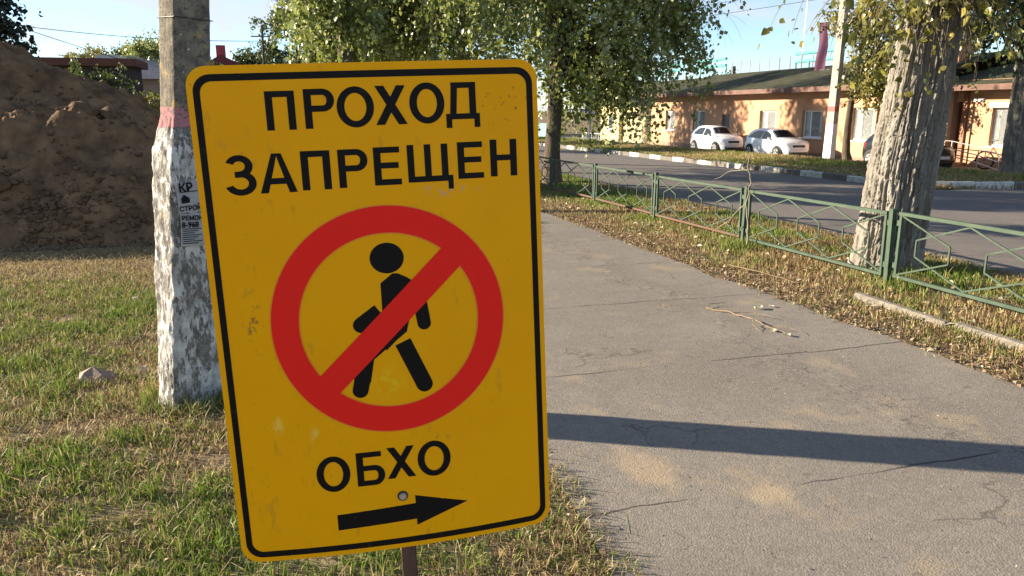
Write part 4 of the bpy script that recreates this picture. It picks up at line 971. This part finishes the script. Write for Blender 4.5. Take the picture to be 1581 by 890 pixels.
        MB().hexa([(-1.98 * sx, side * .60 * sy, .72 * sz), (-1.80 * sx, side * .80 * sy, .72 * sz), (-1.7 * sx, side * .78 * sy, .72 * sz), (-1.8 * sx, side * .6 * sy, .72 * sz), (-1.99 * sx, side * .60 * sy, .98 * sz), (-1.78 * sx, side * .80 * sy, .98 * sz), (-1.68 * sx, side * .78 * sy, .98 * sz), (-1.8 * sx, side * .6 * sy, .98 * sz)]).build('tail_light', mat('tail_red', (.35, .01, .01), .2), root)
        MB().disc((2.0 * sx, side * .50 * sy, .36 * sz), (1, 0, 0), .07, .06, 12).build('fog_light', M_trim, root)
        for hx in (-.35, .05): pass
    # windscreen and rear glass follow the loft
    for nm, xs_ in (('windscreen', np.linspace(.90, .30, 6)), ('rear_window', np.linspace(-1.95, -1.55, 5))):
        Vq = []; Fq = []
        for x in xs_:
            w_ = float(np.interp(x, X, hr)) * (.90 if nm == 'windscreen' else .8); zc = float(np.interp(x, X, zt_))
            for t in np.linspace(-1, 1, 9):
                hw = float(np.interp(x, X, hr)); yy = abs(t) * w_; drop = np.interp(yy, [0, hw * .82, hw], [0, .018, .085]); Vq.append(((x + (.012 if nm == 'windscreen' else -.012)) * sx, t * w_ * sy, (zc - drop + .010) * sz))
        for i in range(len(xs_) - 1):
            for j in range(8): Fq.append((i * 9 + j, i * 9 + j + 1, (i + 1) * 9 + j + 1, (i + 1) * 9 + j))
        MB().add(Vq, Fq).build(nm, M_cargl, body, True)
    g = MB().box(1.9 * sx, 2.055 * sx, -.36 * sy, .36 * sy, .585 * sz, .70 * sz).build('grille', M_trim, root); bevel(g, .02)
    g = MB().box(1.9 * sx, 2.06 * sx, -.52 * sy, .52 * sy, .26 * sz, .38 * sz).build('air_intake', M_trim, root); bevel(g, .02)
    MB().box(2.05 * sx, 2.075 * sx, -.26, .26, .44 * sz, .55 * sz).build('number_plate', M_plate, root)
    MB().box(-1.6 * sx, 1.7 * sx, -.70 * sy, .70 * sy, .16 * sz, .23 * sz).build('underbody', M_trim, root)
    return root
make_car((21.50, 35.95), M_carw, 'white parked hatchback farther left, by the dark door of the building', 3.35, 1.45, 1.38)
make_car((21.45, 30.7), M_carw, 'white parked hatchback nearer right, by the white lamp post', 3.35, 1.45, 1.31)
make_car((21.9, 23.35), M_cark, 'black parked car mostly hidden behind the big poplar trunk', 3.35, 1.45, 1.33)

# ================================================================== LAMP POST, BANNER, POSTS, BICYCLE
M_lc = mat('lamp_concrete', (.36, .33, .28), .9, col2=(.29, .265, .23), nscale=6, bump=.2, bscale=40); M_ww = mat('lamp_whitewash', (.76, .75, .72), .85, col2=(.66, .65, .61), nscale=6); M_rb = mat('lamp_red', (.36, .10, .08), .8)
lp = empty('lamp_post', (20.9, 26.4, zf(20.9, 26.4)), 'tall concrete lamp post with white base and red band', 'lamp post'); lp.rotation_euler = (0, radians(1.2), .35)
def lp_seg(z0, z1, m, nm, e=0):
    w = lambda z: .175 - .008 * z + e; a, b = w(z0), w(z1); MB().hexa([(-a, -a, z0), (a, -a, z0), (a * .8, a, z0), (-a * .8, a, z0), (-b, -b, z1), (b, -b, z1), (b * .8, b, z1), (-b * .8, b, z1)]).build(nm, m, lp)
lp_seg(-.2, 1.55, M_ww, 'white_base', .002); lp_seg(1.55, 2.02, M_lc, 'grey_band'); lp_seg(2.02, 2.22, M_rb, 'red_band', .002); lp_seg(2.22, 9.0, M_lc, 'shaft')
MB().tube([(0, 0, 8.8), (-.4, .1, 9.4), (-1.5, .3, 9.7)], .03, 8).build('lamp_arm', M_steel, lp); MB().box(-2.0, -1.4, .2, .4, 9.64, 9.76).build('lamp_head', M_steel, lp)
bn = empty('banner', (20.75, 26.75, 3.2), 'faded magenta banner hanging on the lamp post', 'banner')
V, F = [], []
for i in range(9):
    for j in range(13): u = i / 8; v = j / 12; V.append((-.12 - .15 * u, .36 * u, v * 1.8)); V[-1] = (V[-1][0] + .05 * sin(u * 5 + v * 4), V[-1][1] + .03 * sin(v * 9), V[-1][2])
for i in range(8):
    for j in range(12): k = i * 13 + j; F.append((k, k + 13, k + 14, k + 1))
MB().add(V, F).build('cloth', mat('banner_magenta', (.11, .028, .06), .8, col2=(.07, .028, .085), nscale=1.2, transl=.25), bn, True)
for z in (0, 1.8): MB().tube([(0, -.1, z), (-.28, .38, z)], .015, 6).build('rod', M_steel, bn)
sp_ = empty('sign_post', (24.1, 24.1, zf(24.1, 24.1)), 'thin grey metal pole in front of the porch', 'pole'); MB().tube([(0, 0, -.2), (0, 0, 3.3)], .04, 10).build('tube', M_steel, sp_); MB().disc((0, 0, 3.32), (0, 0, 1), .05, .05, 10).build('cap', M_steel, sp_)
ms = empty('antenna_mast', (30, 41.2, -.8), 'thin tall antenna mast behind the building roof', 'mast'); MB().tube([(0, 0, 0), (.2, 0, 10.5)], [.035, .02], 6).build('mast', M_steel, ms); MB().bar((-.4, 0, 10.3), (.8, 0, 10.3), .02, .02).build('cross_arm', M_steel, ms)

def bicycle(loc, rz):
    root = empty('bicycle', (*loc, zf(*loc) + .012), 'bicycle with an orange frame leaning beside the right-hand tree', 'bicycle', None, rz); root.rotation_euler = (radians(6), 0, rz)
    Mf = mat('bike_frame', (.42, .10, .03), .4); R = .34
    for x in (0, 1.04):
        w = link('wheel', None, root, (x, 0, R)); MB().ring((0, 0, 0), (0, 1, 0), R - .022, .022, 30, 6).build('tyre', M_tyre, w); MB().ring((0, 0, 0), (0, 1, 0), R - .05, .010, 30, 5).build('rim', M_trim, w)
        MB().disc((0, 0, 0), (0, 1, 0), .03, .09, 10).build('hub', M_trim, w)
        for k in range(14): a = k * pi / 7; MB().tube([(0, .02 * (-1) ** k, 0), (cos(a) * (R - .05), 0, sin(a) * (R - .05))], .0015, 3).build('spoke', M_steel, w)
    H_ = (.27, 0, .80); H2 = (.24, 0, .90); BB = (.60, 0, .29); ST = (.74, 0, .82); RW = (1.04, 0, R)
    for a, b, r in ((H_, BB, .02), (H2, ST, .016), (BB, ST, .016), (BB, RW, .012), (ST, RW, .011)): MB().tube([a, b], r, 8).build('frame_tube', Mf, root)
    for y in (-.05, .05): MB().tube([(.27, y * .6, .80), (.12, y, .55), (0, y, R)], .012, 6).build('fork', Mf, root)
    MB().tube([(.27, 0, .78), (.225, 0, 1.0)], .014, 6).build('stem', M_trim, root); MB().tube([(.26, -.30, 1.03), (.20, -.12, 1.0), (.20, .12, 1.0), (.26, .30, 1.03)], .012, 6).build('handlebar', M_trim, root)
    MB().tube([(.74, 0, .80), (.77, 0, .92)], .012, 6).build('seat_post', M_steel, root); s_ = MB().hexa([(.62, -.02, .92), (.90, -.08, .92), (.90, .08, .92), (.62, .02, .92), (.62, -.02, .95), (.90, -.08, .97), (.90, .08, .97), (.62, .02, .95)]).build('saddle', M_trim, root); bevel(s_, .015)
    MB().disc((.60, .05, .29), (0, 1, 0), .09, .008, 18).build('chainring', M_trim, root); MB().tube([(.60, .07, .29), (.70, .07, .16)], .01, 5).build('crank', M_trim, root); MB().tube([(.60, -.07, .29), (.50, -.07, .42)], .01, 5).build('crank', M_trim, root)
bicycle((24.15, 22.05), radians(-75))

# thin rods of a railing along the roof ridge, teal pipes behind
rr_ = empty('roof_railing', (28.2, 36, 3.95), 'row of thin upright rods along the roof ridge', 'railing')
for k in range(14): MB().tube([(0, -3.5 + k * 1.02, 0), (0, -3.5 + k * 1.02, .78)], .022, 5).build('rod', mat('rod_grey', (.22, .23, .25), .6), rr_)
M_tp = mat('pipe_teal', (.10, .40, .36), .5)
for (ya, yb, z, lab) in ((66, 80, 6.05, 'teal pipe gantry behind the roof on the left, beside the tree'), (50.5, 55.5, 5.75, 'short teal pipe gantry behind the roof near the lamp post')):
    g = empty('pipe_gantry', (40, (ya + yb) / 2, -1), lab, 'pipes', 'teal pipes behind the building'); m_ = (ya + yb) / 2
    for dz in (.35, -.25): MB().tube([(0, ya - m_, z + 1 + dz), (0, yb - m_, z + 1 + dz)], .13, 8).build('pipe', M_tp, g)
    for u in np.linspace(ya - m_, yb - m_, 4): MB().bar((0, float(u), 0), (0, float(u), z + .75), .12, .12).build('support', M_tp, g)

# ================================================================== OVERHEAD WIRES AND FAR LEFT BACKGROUND
M_wire = mat('overhead_wire', (.03, .03, .035), .6)
def wire(a, b, sag, lab, r=.02):
    t = np.linspace(0, 1, 24); a = np.array(a, float); b = np.array(b, float); p = a + (b - a) * t[:, None]; p[:, 2] -= sag * 4 * t * (1 - t); tag(MB().tube(p, r, 5).build('overhead_wire', M_wire), lab, 'wire', 'overhead wires')
wire((30, 75, 10.6), (30, 20, 8.2), .5, 'upper overhead wire crossing the sky right of the tree', .018)
wire((30, 75, 9.7), (30, 20, 7.6), .5, 'lower overhead wire crossing the sky right of the tree', .018)
wire((-22, 60, 7.9), (-1, 60, 6.5), .55, 'long overhead wire over the soil heap', .022)
wire((-17.5, 60, 7.4), (-9, 60, 4.6), .1, 'short sloping wire left above the soil heap', .022)
M_shed = mat('shed_rust', (.13, .05, .03), .9, col2=(.09, .04, .027), nscale=3)
sh = empty('rusty_shed', (-14, 60, -.4), 'long rust-brown shed roof showing beyond the soil heap', 'building')
MB().box(-5, 4, 0, 4, 0, 5.0).build('wall', mat('shed_wall', (.05, .04, .035), .9), sh); MB().box(-5.4, 4.4, -.5, 4.5, 5.0, 5.5).build('roof', M_shed, sh)
hs = empty('grey_house', (-10.5, 66, -.4), 'grey-roofed house among trees behind the soil heap', 'building')
MB().box(-3, 3.5, 0, 6, 0, 4.4).build('wall', mat('house_wall', (.38, .33, .28), .9), hs); MB().hexa([(-3.5, -.5, 4.4), (4, -.5, 4.4), (4, 6.5, 4.4), (-3.5, 6.5, 4.4), (-3.4, 2.8, 6.3), (3.9, 2.8, 6.3), (3.9, 3.2, 6.3), (-3.4, 3.2, 6.3)]).build('roof', mat('slate_grey', (.30, .29, .29), .8, col2=(.22, .21, .21), nscale=4), hs)
for x in (-1.8, .9):
    w = MB().box(x, x + 1.0, -.05, -.004, 1.6, 3.0).build('window', M_wf, hs); MB().box(x + .08, x + .92, -.06, -.051, 1.68, 2.92).build('pane', M_gl, w)
rh = empty('red_roofed_house', (-4.0, 64, -.4), 'small house with a dark red roof between pole and sign', 'building')
MB().box(-2.4, 2.4, 0, 5, 0, 4.6).build('wall', mat('house_wall2', (.34, .27, .22), .9), rh); MB().hexa([(-2.8, -.4, 4.6), (2.8, -.4, 4.6), (2.8, 5.4, 4.6), (-2.8, 5.4, 4.6), (-.5, -.4, 6.1), (-.3, -.4, 6.1), (-.3, 5.4, 6.1), (-.5, 5.4, 6.1)]).build('roof', mat('roof_darkred', (.20, .035, .04), .7, col2=(.15, .03, .03), nscale=4), rh)
MB().box(-.75, -.1, .6, 1.2, 4.8, 6.9).build('chimney', mat('chimney_red', (.36, .06, .08), .8), rh)
up = empty('thin_pole', (-1.3, 60, -.4), 'thin distant pole left of the green trees', 'pole'); MB().tube([(0, 0, 0), (.1, 0, 7.9)], .09, 8).build('shaft', M_barkd, up); MB().bar((-.7, 0, 7.2), (.7, 0, 7.2), .08, .08).build('cross_arm', M_barkd, up)
yf = empty('yard_fence', (-6.5, 40, zf(-6.5, 40)), 'dark yard fence with pale posts behind the soil heap', 'fence')
for k in range(40): MB().box(-5 + k * .26, -5 + k * .26 + .22, 0, .03, .05, 2.0 + .05 * (k % 3)).build('board', mat('fence_dark', (.075, .06, .045), .9, col2=(.11, .09, .07), nscale=3), yf)
for x in (-4.4, -1.3, 1.75, 1.2, 4.4): MB().box(x, x + .16, -.19, -.03, -.1, 2.6).build('post', M_pale, yf)
for k, (x, y, H_, rx, lab, cl) in enumerate([(-9.6, 70, 7.9, 2.7, 'round bushy green tree just left of the concrete pole', GREEN), (-14.6, 72, 6.9, 2.0, 'low green tree behind the rust-brown shed', YELG), (-12.4, 75, 7.2, 1.4, 'dark narrow tree behind the grey house', DARKG), (-16.5, 55, 5.2, .9, 'small pale bush beside the spruce', YELG), (-5.8, 58, 5.6, 1.6, 'shrubby tree right of the grey house', GREEN), (-2.3, 68, 6.4, 1.4, 'dark tree between the pole and the sign', DARKG), (.3, 72, 6.2, 1.6, 'low dark tree by the thin distant pole', DARKG), (-7.6, 36, 3.2, 1.3, 'dark shrub at the yard fence behind the soil heap', DARKG), (-4.4, 37, 2.6, 1.1, 'bright green shrub at the yard fence beside the pole', YELG)]):
    make_tree((x, y), H_, .12, [(x, y, H_ - rx * .85, rx, rx, rx * .75, int(30 + 26 * rx), 10), (x, y, H_ * .45, rx * .9, rx * .8, H_ * .25, 16, 9)], lab, leaf=.16, strand=.6, cols=cl, group='far trees on the left', name='far_tree')
for k, (x, y, H_, rx) in enumerate([(12, 78, 8, 3), (18, 84, 8, 3.2), (25, 92, 8.5, 3.4), (8, 86, 9, 3.4), (30, 70, 5.5, 2.4), (36, 60, 5.0, 2.2)]):
    make_tree((x, y), H_, .2, [(x, y, H_ - rx * .85, rx, rx, rx * .8, 40, 9), (x, y, H_ * .4, rx, rx * .8, H_ * .25, 20, 9)], ['broad tree far down the road, nearest to the kerb', 'broad tree far down the road behind the teal fence', 'distant tree behind the yellow house', 'tall distant tree closing the view down the road', 'low tree behind the orange building, left', 'low tree behind the orange building, right'][k], leaf=.2, strand=.8, cols=DARKG, group='far trees down the road', name='far_tree')

# ================================================================== GRASS, LITTER, SMALL THINGS
CAMX, CAMY = sin(radians(16.148)), cos(radians(16.148))
def in_view(x, y, marg=1.2):
    f = x * CAMX + y * CAMY; r = x * CAMY - y * CAMX; return (f > .5) & (np.abs(r) < f * .69 + marg)
def blades(name, x, y, z, h, w, lean, cols, m, label):
    n = len(x); az = rng.random(n) * 2 * pi; d = np.stack([np.cos(az), np.sin(az), 0 * az], 1); up = np.array([0, 0, 1.0])
    fa = rng.random(n) * 2 * pi; s = np.stack([np.cos(fa), np.sin(fa), .2 * rng.normal(size=n)], 1) * (w / 2)[:, None]
    B = np.stack([x, y, z], 1); l1 = (lean * .55)[:, None]; l2 = lean[:, None]; hh = h[:, None]
    Mi = B + hh * .5 * (d * np.sin(l1) + up * np.cos(l1)); T = Mi + hh * .5 * (d * np.sin(np.minimum(l2 * 1.35, 1.75)) + up * np.cos(np.minimum(l2 * 1.35, 1.75)))
    V = np.stack([B - s, B + s, Mi - s * .8, Mi + s * .8, T], 1).reshape(-1, 3)
    F = (np.array([[0, 1, 2], [1, 3, 2], [2, 3, 4]])[None] + (np.arange(n) * 5)[:, None, None]).reshape(-1, 3)
    return tag(link(name, npmesh(name, V, F, m, False, np.repeat(cols, 5, axis=0))), label, 'grass', kind='stuff')
M_grass = mat('grass_blade', rough=.6, attr='Col', transl=.30, spec=.25)
def grass_cols(n, g, dryshare=.68):   # g = share of green, per blade
    r = rng.random(n); t = rng.random((n, 1)); green = np.array([.075, .135, .016]) * (1 - t) + np.array([.225, .285, .045]) * t
    dry = np.array([.30, .22, .095]) * (1 - t) + np.array([.47, .38, .20]) * t; br = np.array([.15, .09, .045]) * (1 - t) + np.array([.26, .165, .085]) * t
    c = np.where((r < g)[:, None], green, np.where((r < g + (1 - g) * dryshare)[:, None], dry, br)); return c * (.8 + .4 * rng.random((n, 1)))
# lawn on the left
N = 820000; x = rng.uniform(-8, 1.45, N); y = rng.uniform(1.2, 11.4, N) ** 1.0; v = in_view(x, y, .7)
edge = 1.04 + .28 * (fbm(y * 1.1, y * 0 + 2, 70, 4) - .5) + .045 * rng.normal(size=N)
v &= (x < edge); pm = (np.abs(x + .62) < .13) & (np.abs(y - 4.5) < .13); v &= ~pm
dens = np.clip(fbm(x * 5, y * 5, 71, 3) * 2.0 - .15, .12, 1) * np.interp(y, [1, 5, 11], [1, .8, .45]); v &= rng.random(N) < dens
x, y = x[v], y[v]; n = len(x)
gm = fbm(x * 1.1 + 4, y * 1.1, 72, 4, .6); gf = fbm(x * 4.5, y * 4.5, 73, 3)
g = np.clip((gm - .29) * 3.2 + (gf - .5) * 1.2, .05, .92) * np.interp(y, [0, 7.0, 8.3, 9.2, 11], [1, 1, .5, .10, .02]); g *= np.interp(x, [.2, .9], [1, .45])
h = (.016 + .040 * rng.random(n)) * (.6 + .9 * gf) * np.interp(g, [0, .5, 1], [.75, 1.1, 1.5]) * np.interp(y, [0, 8, 10], [1.05, 1.0, .6])
lean = np.clip(np.where(rng.random(n) < .5, np.abs(rng.normal(size=n)) * .5, .6 + .8 * rng.random(n)), 0, 1.45)
w = .0028 + .0030 * rng.random(n) + .0004 * y
blades('lawn_grass', x, y, zg(x, y), h, w, lean, grass_cols(n, g), M_grass, 'patchy mown lawn grass, green and straw, on the left')
# long tufts round the pole foot and scattered in the lawn
tx = np.concatenate([-.62 + .24 * np.cos(np.linspace(0, 6.28, 26)), rng.uniform(-3.2, .9, 170)]); ty = np.concatenate([4.48 + .22 * np.sin(np.linspace(0, 6.28, 26)), rng.uniform(2.0, 7.5, 170)])
k_ = np.repeat(np.arange(len(tx)), 26); x = tx[k_] + rng.normal(size=len(k_)) * .035; y = ty[k_] + rng.normal(size=len(k_)) * .035; n = len(x)
pm = (np.abs(x + .62) < .10) & (np.abs(y - 4.5) < .10); x, y = x[~pm], y[~pm]; n = len(x)
blades('grass_tufts', x, y, zg(x, y), .05 + .09 * rng.random(n), .004 + .003 * rng.random(n), np.clip(np.abs(rng.normal(size=n)) * .6, 0, 1.4), grass_cols(n, np.full(n, .72)), M_grass, 'longer grass tufts in the lawn and round the pole foot')
# lying straw and clippings
N = 30000; x = rng.uniform(-6, 1.5, N); y = rng.uniform(1.3, 11, N); v = in_view(x, y, .5) & (x < 1.0 + .10 * rng.normal(size=N)); x, y = x[v], y[v]; n = len(x)
blades('dry_straw', x, y, zg(x, y) + .008 + .03 * rng.random(n), .05 + .09 * rng.random(n), .0025 + .0025 * rng.random(n), 1.25 + .3 * rng.random(n), grass_cols(n, np.full(n, .03)), M_grass, 'dry straw and clippings lying on the lawn')
# verge between path and road
N = 420000; y = .3 + 34 * rng.random(N) ** 1.7; x = rng.uniform(3.95, 7.2, N); v = in_view(x, y, 2.2)
edge = 4.12 + .34 * (fbm(y * .9, y * 0 + 8, 80, 5) - .5) + .05 * rng.normal(size=N); v &= x > edge
v &= x < 7.12 + .35 * (fbm(y * .8, y * 0 + 5, 81, 4) - .5)
dens = np.clip(fbm(x * 3.5, y * 3.5, 82, 3) * 2.2 - .35, .08, 1) * np.interp(x, [4.1, 4.9, 5.5], [.45, .7, 1]); v &= rng.random(N) < dens
x, y = x[v], y[v]; n = len(x); gm = fbm(x * 1.3, y * 1.1, 83, 4); g = np.clip((gm - .34) * 3, .05, .9) * np.interp(x, [4.1, 4.8, 5.4, 6.2], [.12, .42, 1.0, 1.05])
blades('verge_grass', x, y, zg(x, y), (.025 + .055 * rng.random(n)) * (.6 + .8 * gm) * np.interp(x, [4.1, 5.3], [.75, 1.25]), .0035 + .003 * rng.random(n) + .0005 * y, np.clip(np.abs(rng.normal(size=n)) * .7, 0, 1.45), grass_cols(n, g, .42), M_grass, 'dry and green verge grass under the lawn fence')
# bright tuft at the fence post and tufts at the trunk foot
x = np.concatenate([5.30 + rng.normal(size=420) * .16, 5.9 + rng.normal(size=300) * .3, 5.45 + rng.normal(size=160) * .1]); y = np.concatenate([8.15 + rng.normal(size=420) * .16, 6.2 + rng.normal(size=300) * .3, 5.7 + rng.normal(size=160) * .1]); n = len(x)
blades('verge_tufts', x, y, zg(x, y), .06 + .12 * rng.random(n), .006 + .004 * rng.random(n), np.clip(np.abs(rng.normal(size=n)) * .55, 0, 1.3), grass_cols(n, np.full(n, .85)), M_grass, 'bright green tufts at the fence post and trunk foot')
# grass on the bank across the road
N = 120000; y = 14.9 + 40 * rng.random(N) ** 1.4; x = rng.uniform(14.7, 20.2, N); v = in_view(x, y, 2) & (rng.random(N) < np.clip(fbm(x * 1.6, y * 1.6, 90, 3) * 2 - .2, .1, 1)); x, y = x[v], y[v]; n = len(x)
gm = fbm(x * .8, y * .8, 91, 4); g = np.clip((gm - .36) * 3, .1, .8)
blades('bank_grass', x, y, bank_z(x, y), .05 + .10 * rng.random(n), .010 + .010 * rng.random(n), np.clip(np.abs(rng.normal(size=n)) * .6, 0, 1.4), grass_cols(n, g), M_grass, 'grass on the raised bank across the road')
# grass left of the far path, beyond the heap
N = 60000; y = rng.uniform(11, 40, N); x = rng.uniform(-12, 1.2, N); v = in_view(x, y, 1); x, y = x[v], y[v]; n = len(x)
blades('back_grass', x, y, zg(x, y), .05 + .1 * rng.random(n), .010 + .010 * rng.random(n), np.clip(np.abs(rng.normal(size=n)) * .6, 0, 1.4), grass_cols(n, np.full(n, .5)), M_grass, 'rough grass beyond the soil heap')
# fallen leaf litter: small curled leaves
def litter(name, x, y, size, cols, label, dz=.012):
    n = len(x); P = np.stack([x, y, zg(x, y) + dz + .012 * rng.random(n)], 1); d = rng.normal(size=(n, 3)) * np.array([1, 1, .28]); d /= np.linalg.norm(d, axis=1, keepdims=True)
    w = np.cross(d, np.array([0, 0, 1.0]) + rng.normal(size=(n, 3)) * .35); w /= np.linalg.norm(w, axis=1, keepdims=True); nr = np.cross(w, d); L = size * (.6 + .8 * rng.random((n, 1)))
    V = np.stack([P - d * L * .5, P + w * L * .32 + nr * L * .16, P + d * L * .5 + nr * L * .05, P - w * L * .32 + nr * L * .16], 1).reshape(-1, 3)
    F = (np.array([[0, 1, 2], [0, 2, 3]])[None] + (np.arange(n) * 4)[:, None, None]).reshape(-1, 3); ci = rng.integers(len(cols), size=n); c = np.array(cols)[ci] * (.75 + .5 * rng.random((n, 1)))
    return tag(link(name, npmesh(name, V, F, mat('dead_leaf', rough=.7, attr='Col', transl=.2, spec=.3), False, np.repeat(c, 4, axis=0))), label, 'leaves', kind='stuff')
BRN = [(.17, .115, .07), (.25, .175, .105), (.34, .25, .16), (.12, .08, .05), (.42, .34, .23)]
N = 10000; y = 1.5 + 24 * rng.random(N) ** 1.5; x = 4.35 + np.abs(rng.normal(size=N)) * .42 - .25; v = in_view(x, y, .5) & (x > 4.06 + .30 * (fbm(y * .9, y * 0 + 8, 80, 5) - .5)) & (x < 6.9); x, y = x[v], y[v]
litter('leaf_litter', x, y, .035, BRN, 'brown leaf litter along the right edge of the path')
N = 700; x = rng.uniform(4.5, 7.0, N); y = 2.5 + 16 * rng.random(N) ** 1.3; litter('fallen_leaves', x, y, .07, [(.55, .50, .33), (.50, .42, .22), (.62, .58, .45), (.35, .25, .12)], 'pale fallen leaves on the verge', .03)
N = 2600; x = rng.uniform(14.8, 19.8, N); y = rng.uniform(15.2, 34, N); P = litter('bank_leaves', x, y, .10, [(.50, .40, .18), (.55, .48, .28), (.30, .2, .1)], 'yellow fallen leaves on the far grass bank', .16)
N = 5500; x = rng.uniform(-5, 1.2, N); y = rng.uniform(1.4, 10.5, N); v = in_view(x, y, .4) & (x < 1.15); litter('lawn_litter', x[v], y[v], .022, BRN, 'small dry leaf bits on the lawn', .018)
N = 420; x = rng.uniform(1.2, 4.1, N); y = 1.6 + 12 * rng.random(N) ** 1.4; litter('path_litter', x, y, .012, [(.12, .08, .05), (.32, .26, .18), (.2, .15, .1)], 'crumbs and leaf specks on the path', .014)
# single pale leaves on the path
M_pl2 = mat('pale_leaf', (.66, .62, .47), .7, col2=(.56, .50, .33), nscale=40, transl=.25)
def one_leaf(x, y, s, rz, lab):
    V = []; F = []; n = 7
    for i in range(n):
        t = i / (n - 1); wv = .42 * sin(pi * min(1, t * 1.02) ** .8) * s
        for q in (-1, 0, 1): V.append(((t - .5) * s, q * wv, .02 * s + .22 * s * abs(q) * (1 - .4 * t) + .12 * s * t * t))
    for i in range(n - 1):
        for q in (0, 1): k = i * 3 + q; F.append((k, k + 3, k + 4, k + 1))
    tag(MB().add(V, F).build('fallen_leaf', M_pl2, None, True, (x, y, zf(x, y) + .016), (0, 0, rz)), lab, 'leaf', 'pale leaves on the path')
for x, y, s, r, lab in [(3.72, 5.40, .095, .4, 'largest pale curled leaf on the path, above the twig'), (3.86, 5.42, .05, 2, 'small pale leaf right of the largest leaf'), (3.43, 4.77, .055, 1.2, 'pale upright leaf at the end of the twig'), (3.45, 4.63, .06, 3, 'pale leaf nearest the viewer by the twig'), (-1.38, 7.30, .07, 1, 'single white leaf in the lawn left of the pole'), (5.46, 5.93, .085, 2.2, 'pale round leaf at the left foot of the near fence post'), (5.50, 5.66, .085, .5, 'pale round leaf at the right foot of the near fence post'), (2.35, 7.62, .05, .9, 'small leaf on the path close to the sign edge')]: one_leaf(x, y, s, r, lab)
# twig lying on the path, dead branch leaning on the fence
M_twig = mat('dry_twig', (.24, .17, .10), .85, col2=(.15, .10, .06), nscale=20)
def wig(pts):   # crooked: extra points between the given ones
    out = [pts[0]]
    for a, b in zip(pts[:-1], pts[1:]):
        a, b = np.array(a), np.array(b); L = np.linalg.norm(b - a)
        out += [tuple(a + (b - a) * t + rng.normal(size=3) * .035 * L * np.array([1, 1, .5])) for t in (.25, .5, .75)] + [tuple(b)]
    return out
def branch(name, base, strands, lab, m=M_twig):
    root = empty(name, base, lab, 'branch')
    for k, (pts, r0, r1) in enumerate(strands): MB().tube(wig(pts), list(np.linspace(r0 * .72, r1 * .6, 4 * len(pts) - 3)), 6).build('stem' if k == 0 else 'twig', m, root, True)
branch('fallen_twig', (3.40, 5.0, zf(3.4, 5) + .02), [([(-.10, .52, 0), (.0, .30, .01), (.04, .06, .015), (.03, -.16, .01), (.08, -.36, .0)], .010, .004), ([(.0, .30, .01), (.14, .22, .02), (.24, .05, .01)], .006, .003), ([(.04, .06, .015), (-.06, -.10, .02), (-.08, -.22, .0)], .005, .002), ([(-.10, .52, 0), (-.02, .60, .01), (.14, .60, .005)], .006, .003), ([(.03, -.16, .01), (.15, -.26, .02), (.2, -.40, 0)], .005, .002)], 'dry forked twig lying on the path')
branch('dead_branch', (5.28, 8.02, zf(5.28, 8.02)), [([(0, 0, 0), (.05, .05, .28), (.03, .10, .55), (.10, .12, .80), (.06, .16, 1.0), (.07, .15, 1.16)], .018, .008), ([(.03, .10, .55), (-.05, .35, .30), (-.12, .62, .12)], .010, .005), ([(.06, .16, .95), (.0, .40, .93), (-.05, .72, .80)], .009, .004), ([(0, 0, .02), (-.12, .15, .03), (-.2, .5, .015), (-.25, .8, .02)], .012, .006)], 'bare dead branch leaning on the green fence post', mat('dead_wood', (.26, .215, .15), .85, col2=(.17, .13, .085), nscale=16))
rr2 = np.random.default_rng(5)
for k, (x, y, lab) in enumerate([(4.55, 6.6, 'thin stick on the litter strip below the dead branch'), (5.9, 5.0, 'pale stick in the verge right of the near post'), (6.1, 7.0, 'dark stick at the foot of the big trunk')]):
    a = rr2.random() * 6; L = .25 + .3 * rr2.random(); branch('fallen_stick', (x, y, zf(x, y) + .03), [([(-L * cos(a), -L * sin(a), 0), (0, .03, .015), (L * cos(a), L * sin(a), .005)], .008, .004)], lab)
# crumpled cardboard in the lawn
M_card = mat('cardboard', (.26, .19, .15), .85, col2=(.19, .135, .105), nscale=8, bump=.2, bscale=50)
cb_ = empty('cardboard_scrap', (-1.24, 5.0, zf(-1.24, 5)), 'crumpled brown cardboard scrap lying in the lawn', 'litter'); cb_.scale = (.85, .85, .72)
MB().add([(-.10, -.02, .0), (-.005, -.05, .0), (.0, .04, .13), (-.10, .08, .07), (-.06, .02, .085)], [(0, 1, 4), (1, 2, 4), (2, 3, 4), (3, 0, 4)]).build('left_flap', M_card, cb_)
MB().add([(.0, .04, .13), (-.005, -.05, .0), (.14, -.06, .01), (.16, .03, .05), (.07, -.03, .075)], [(0, 1, 4), (1, 2, 4), (2, 3, 4), (3, 0, 4)]).build('right_flap', M_card, cb_)
cb2 = empty('paper_scrap', (-.98, 5.05, zf(-.98, 5.05)), 'small torn paper scrap right of the cardboard', 'litter')
MB().add([(-.03, 0, .01), (.0, .0, .085), (.02, .01, .06), (.0, .01, .03), (.035, 0, .0), (.045, .0, .075)], [(0, 1, 2, 3), (3, 2, 5, 4)]).build('scrap', mat('torn_paper', (.60, .48, .36), .8), cb2)
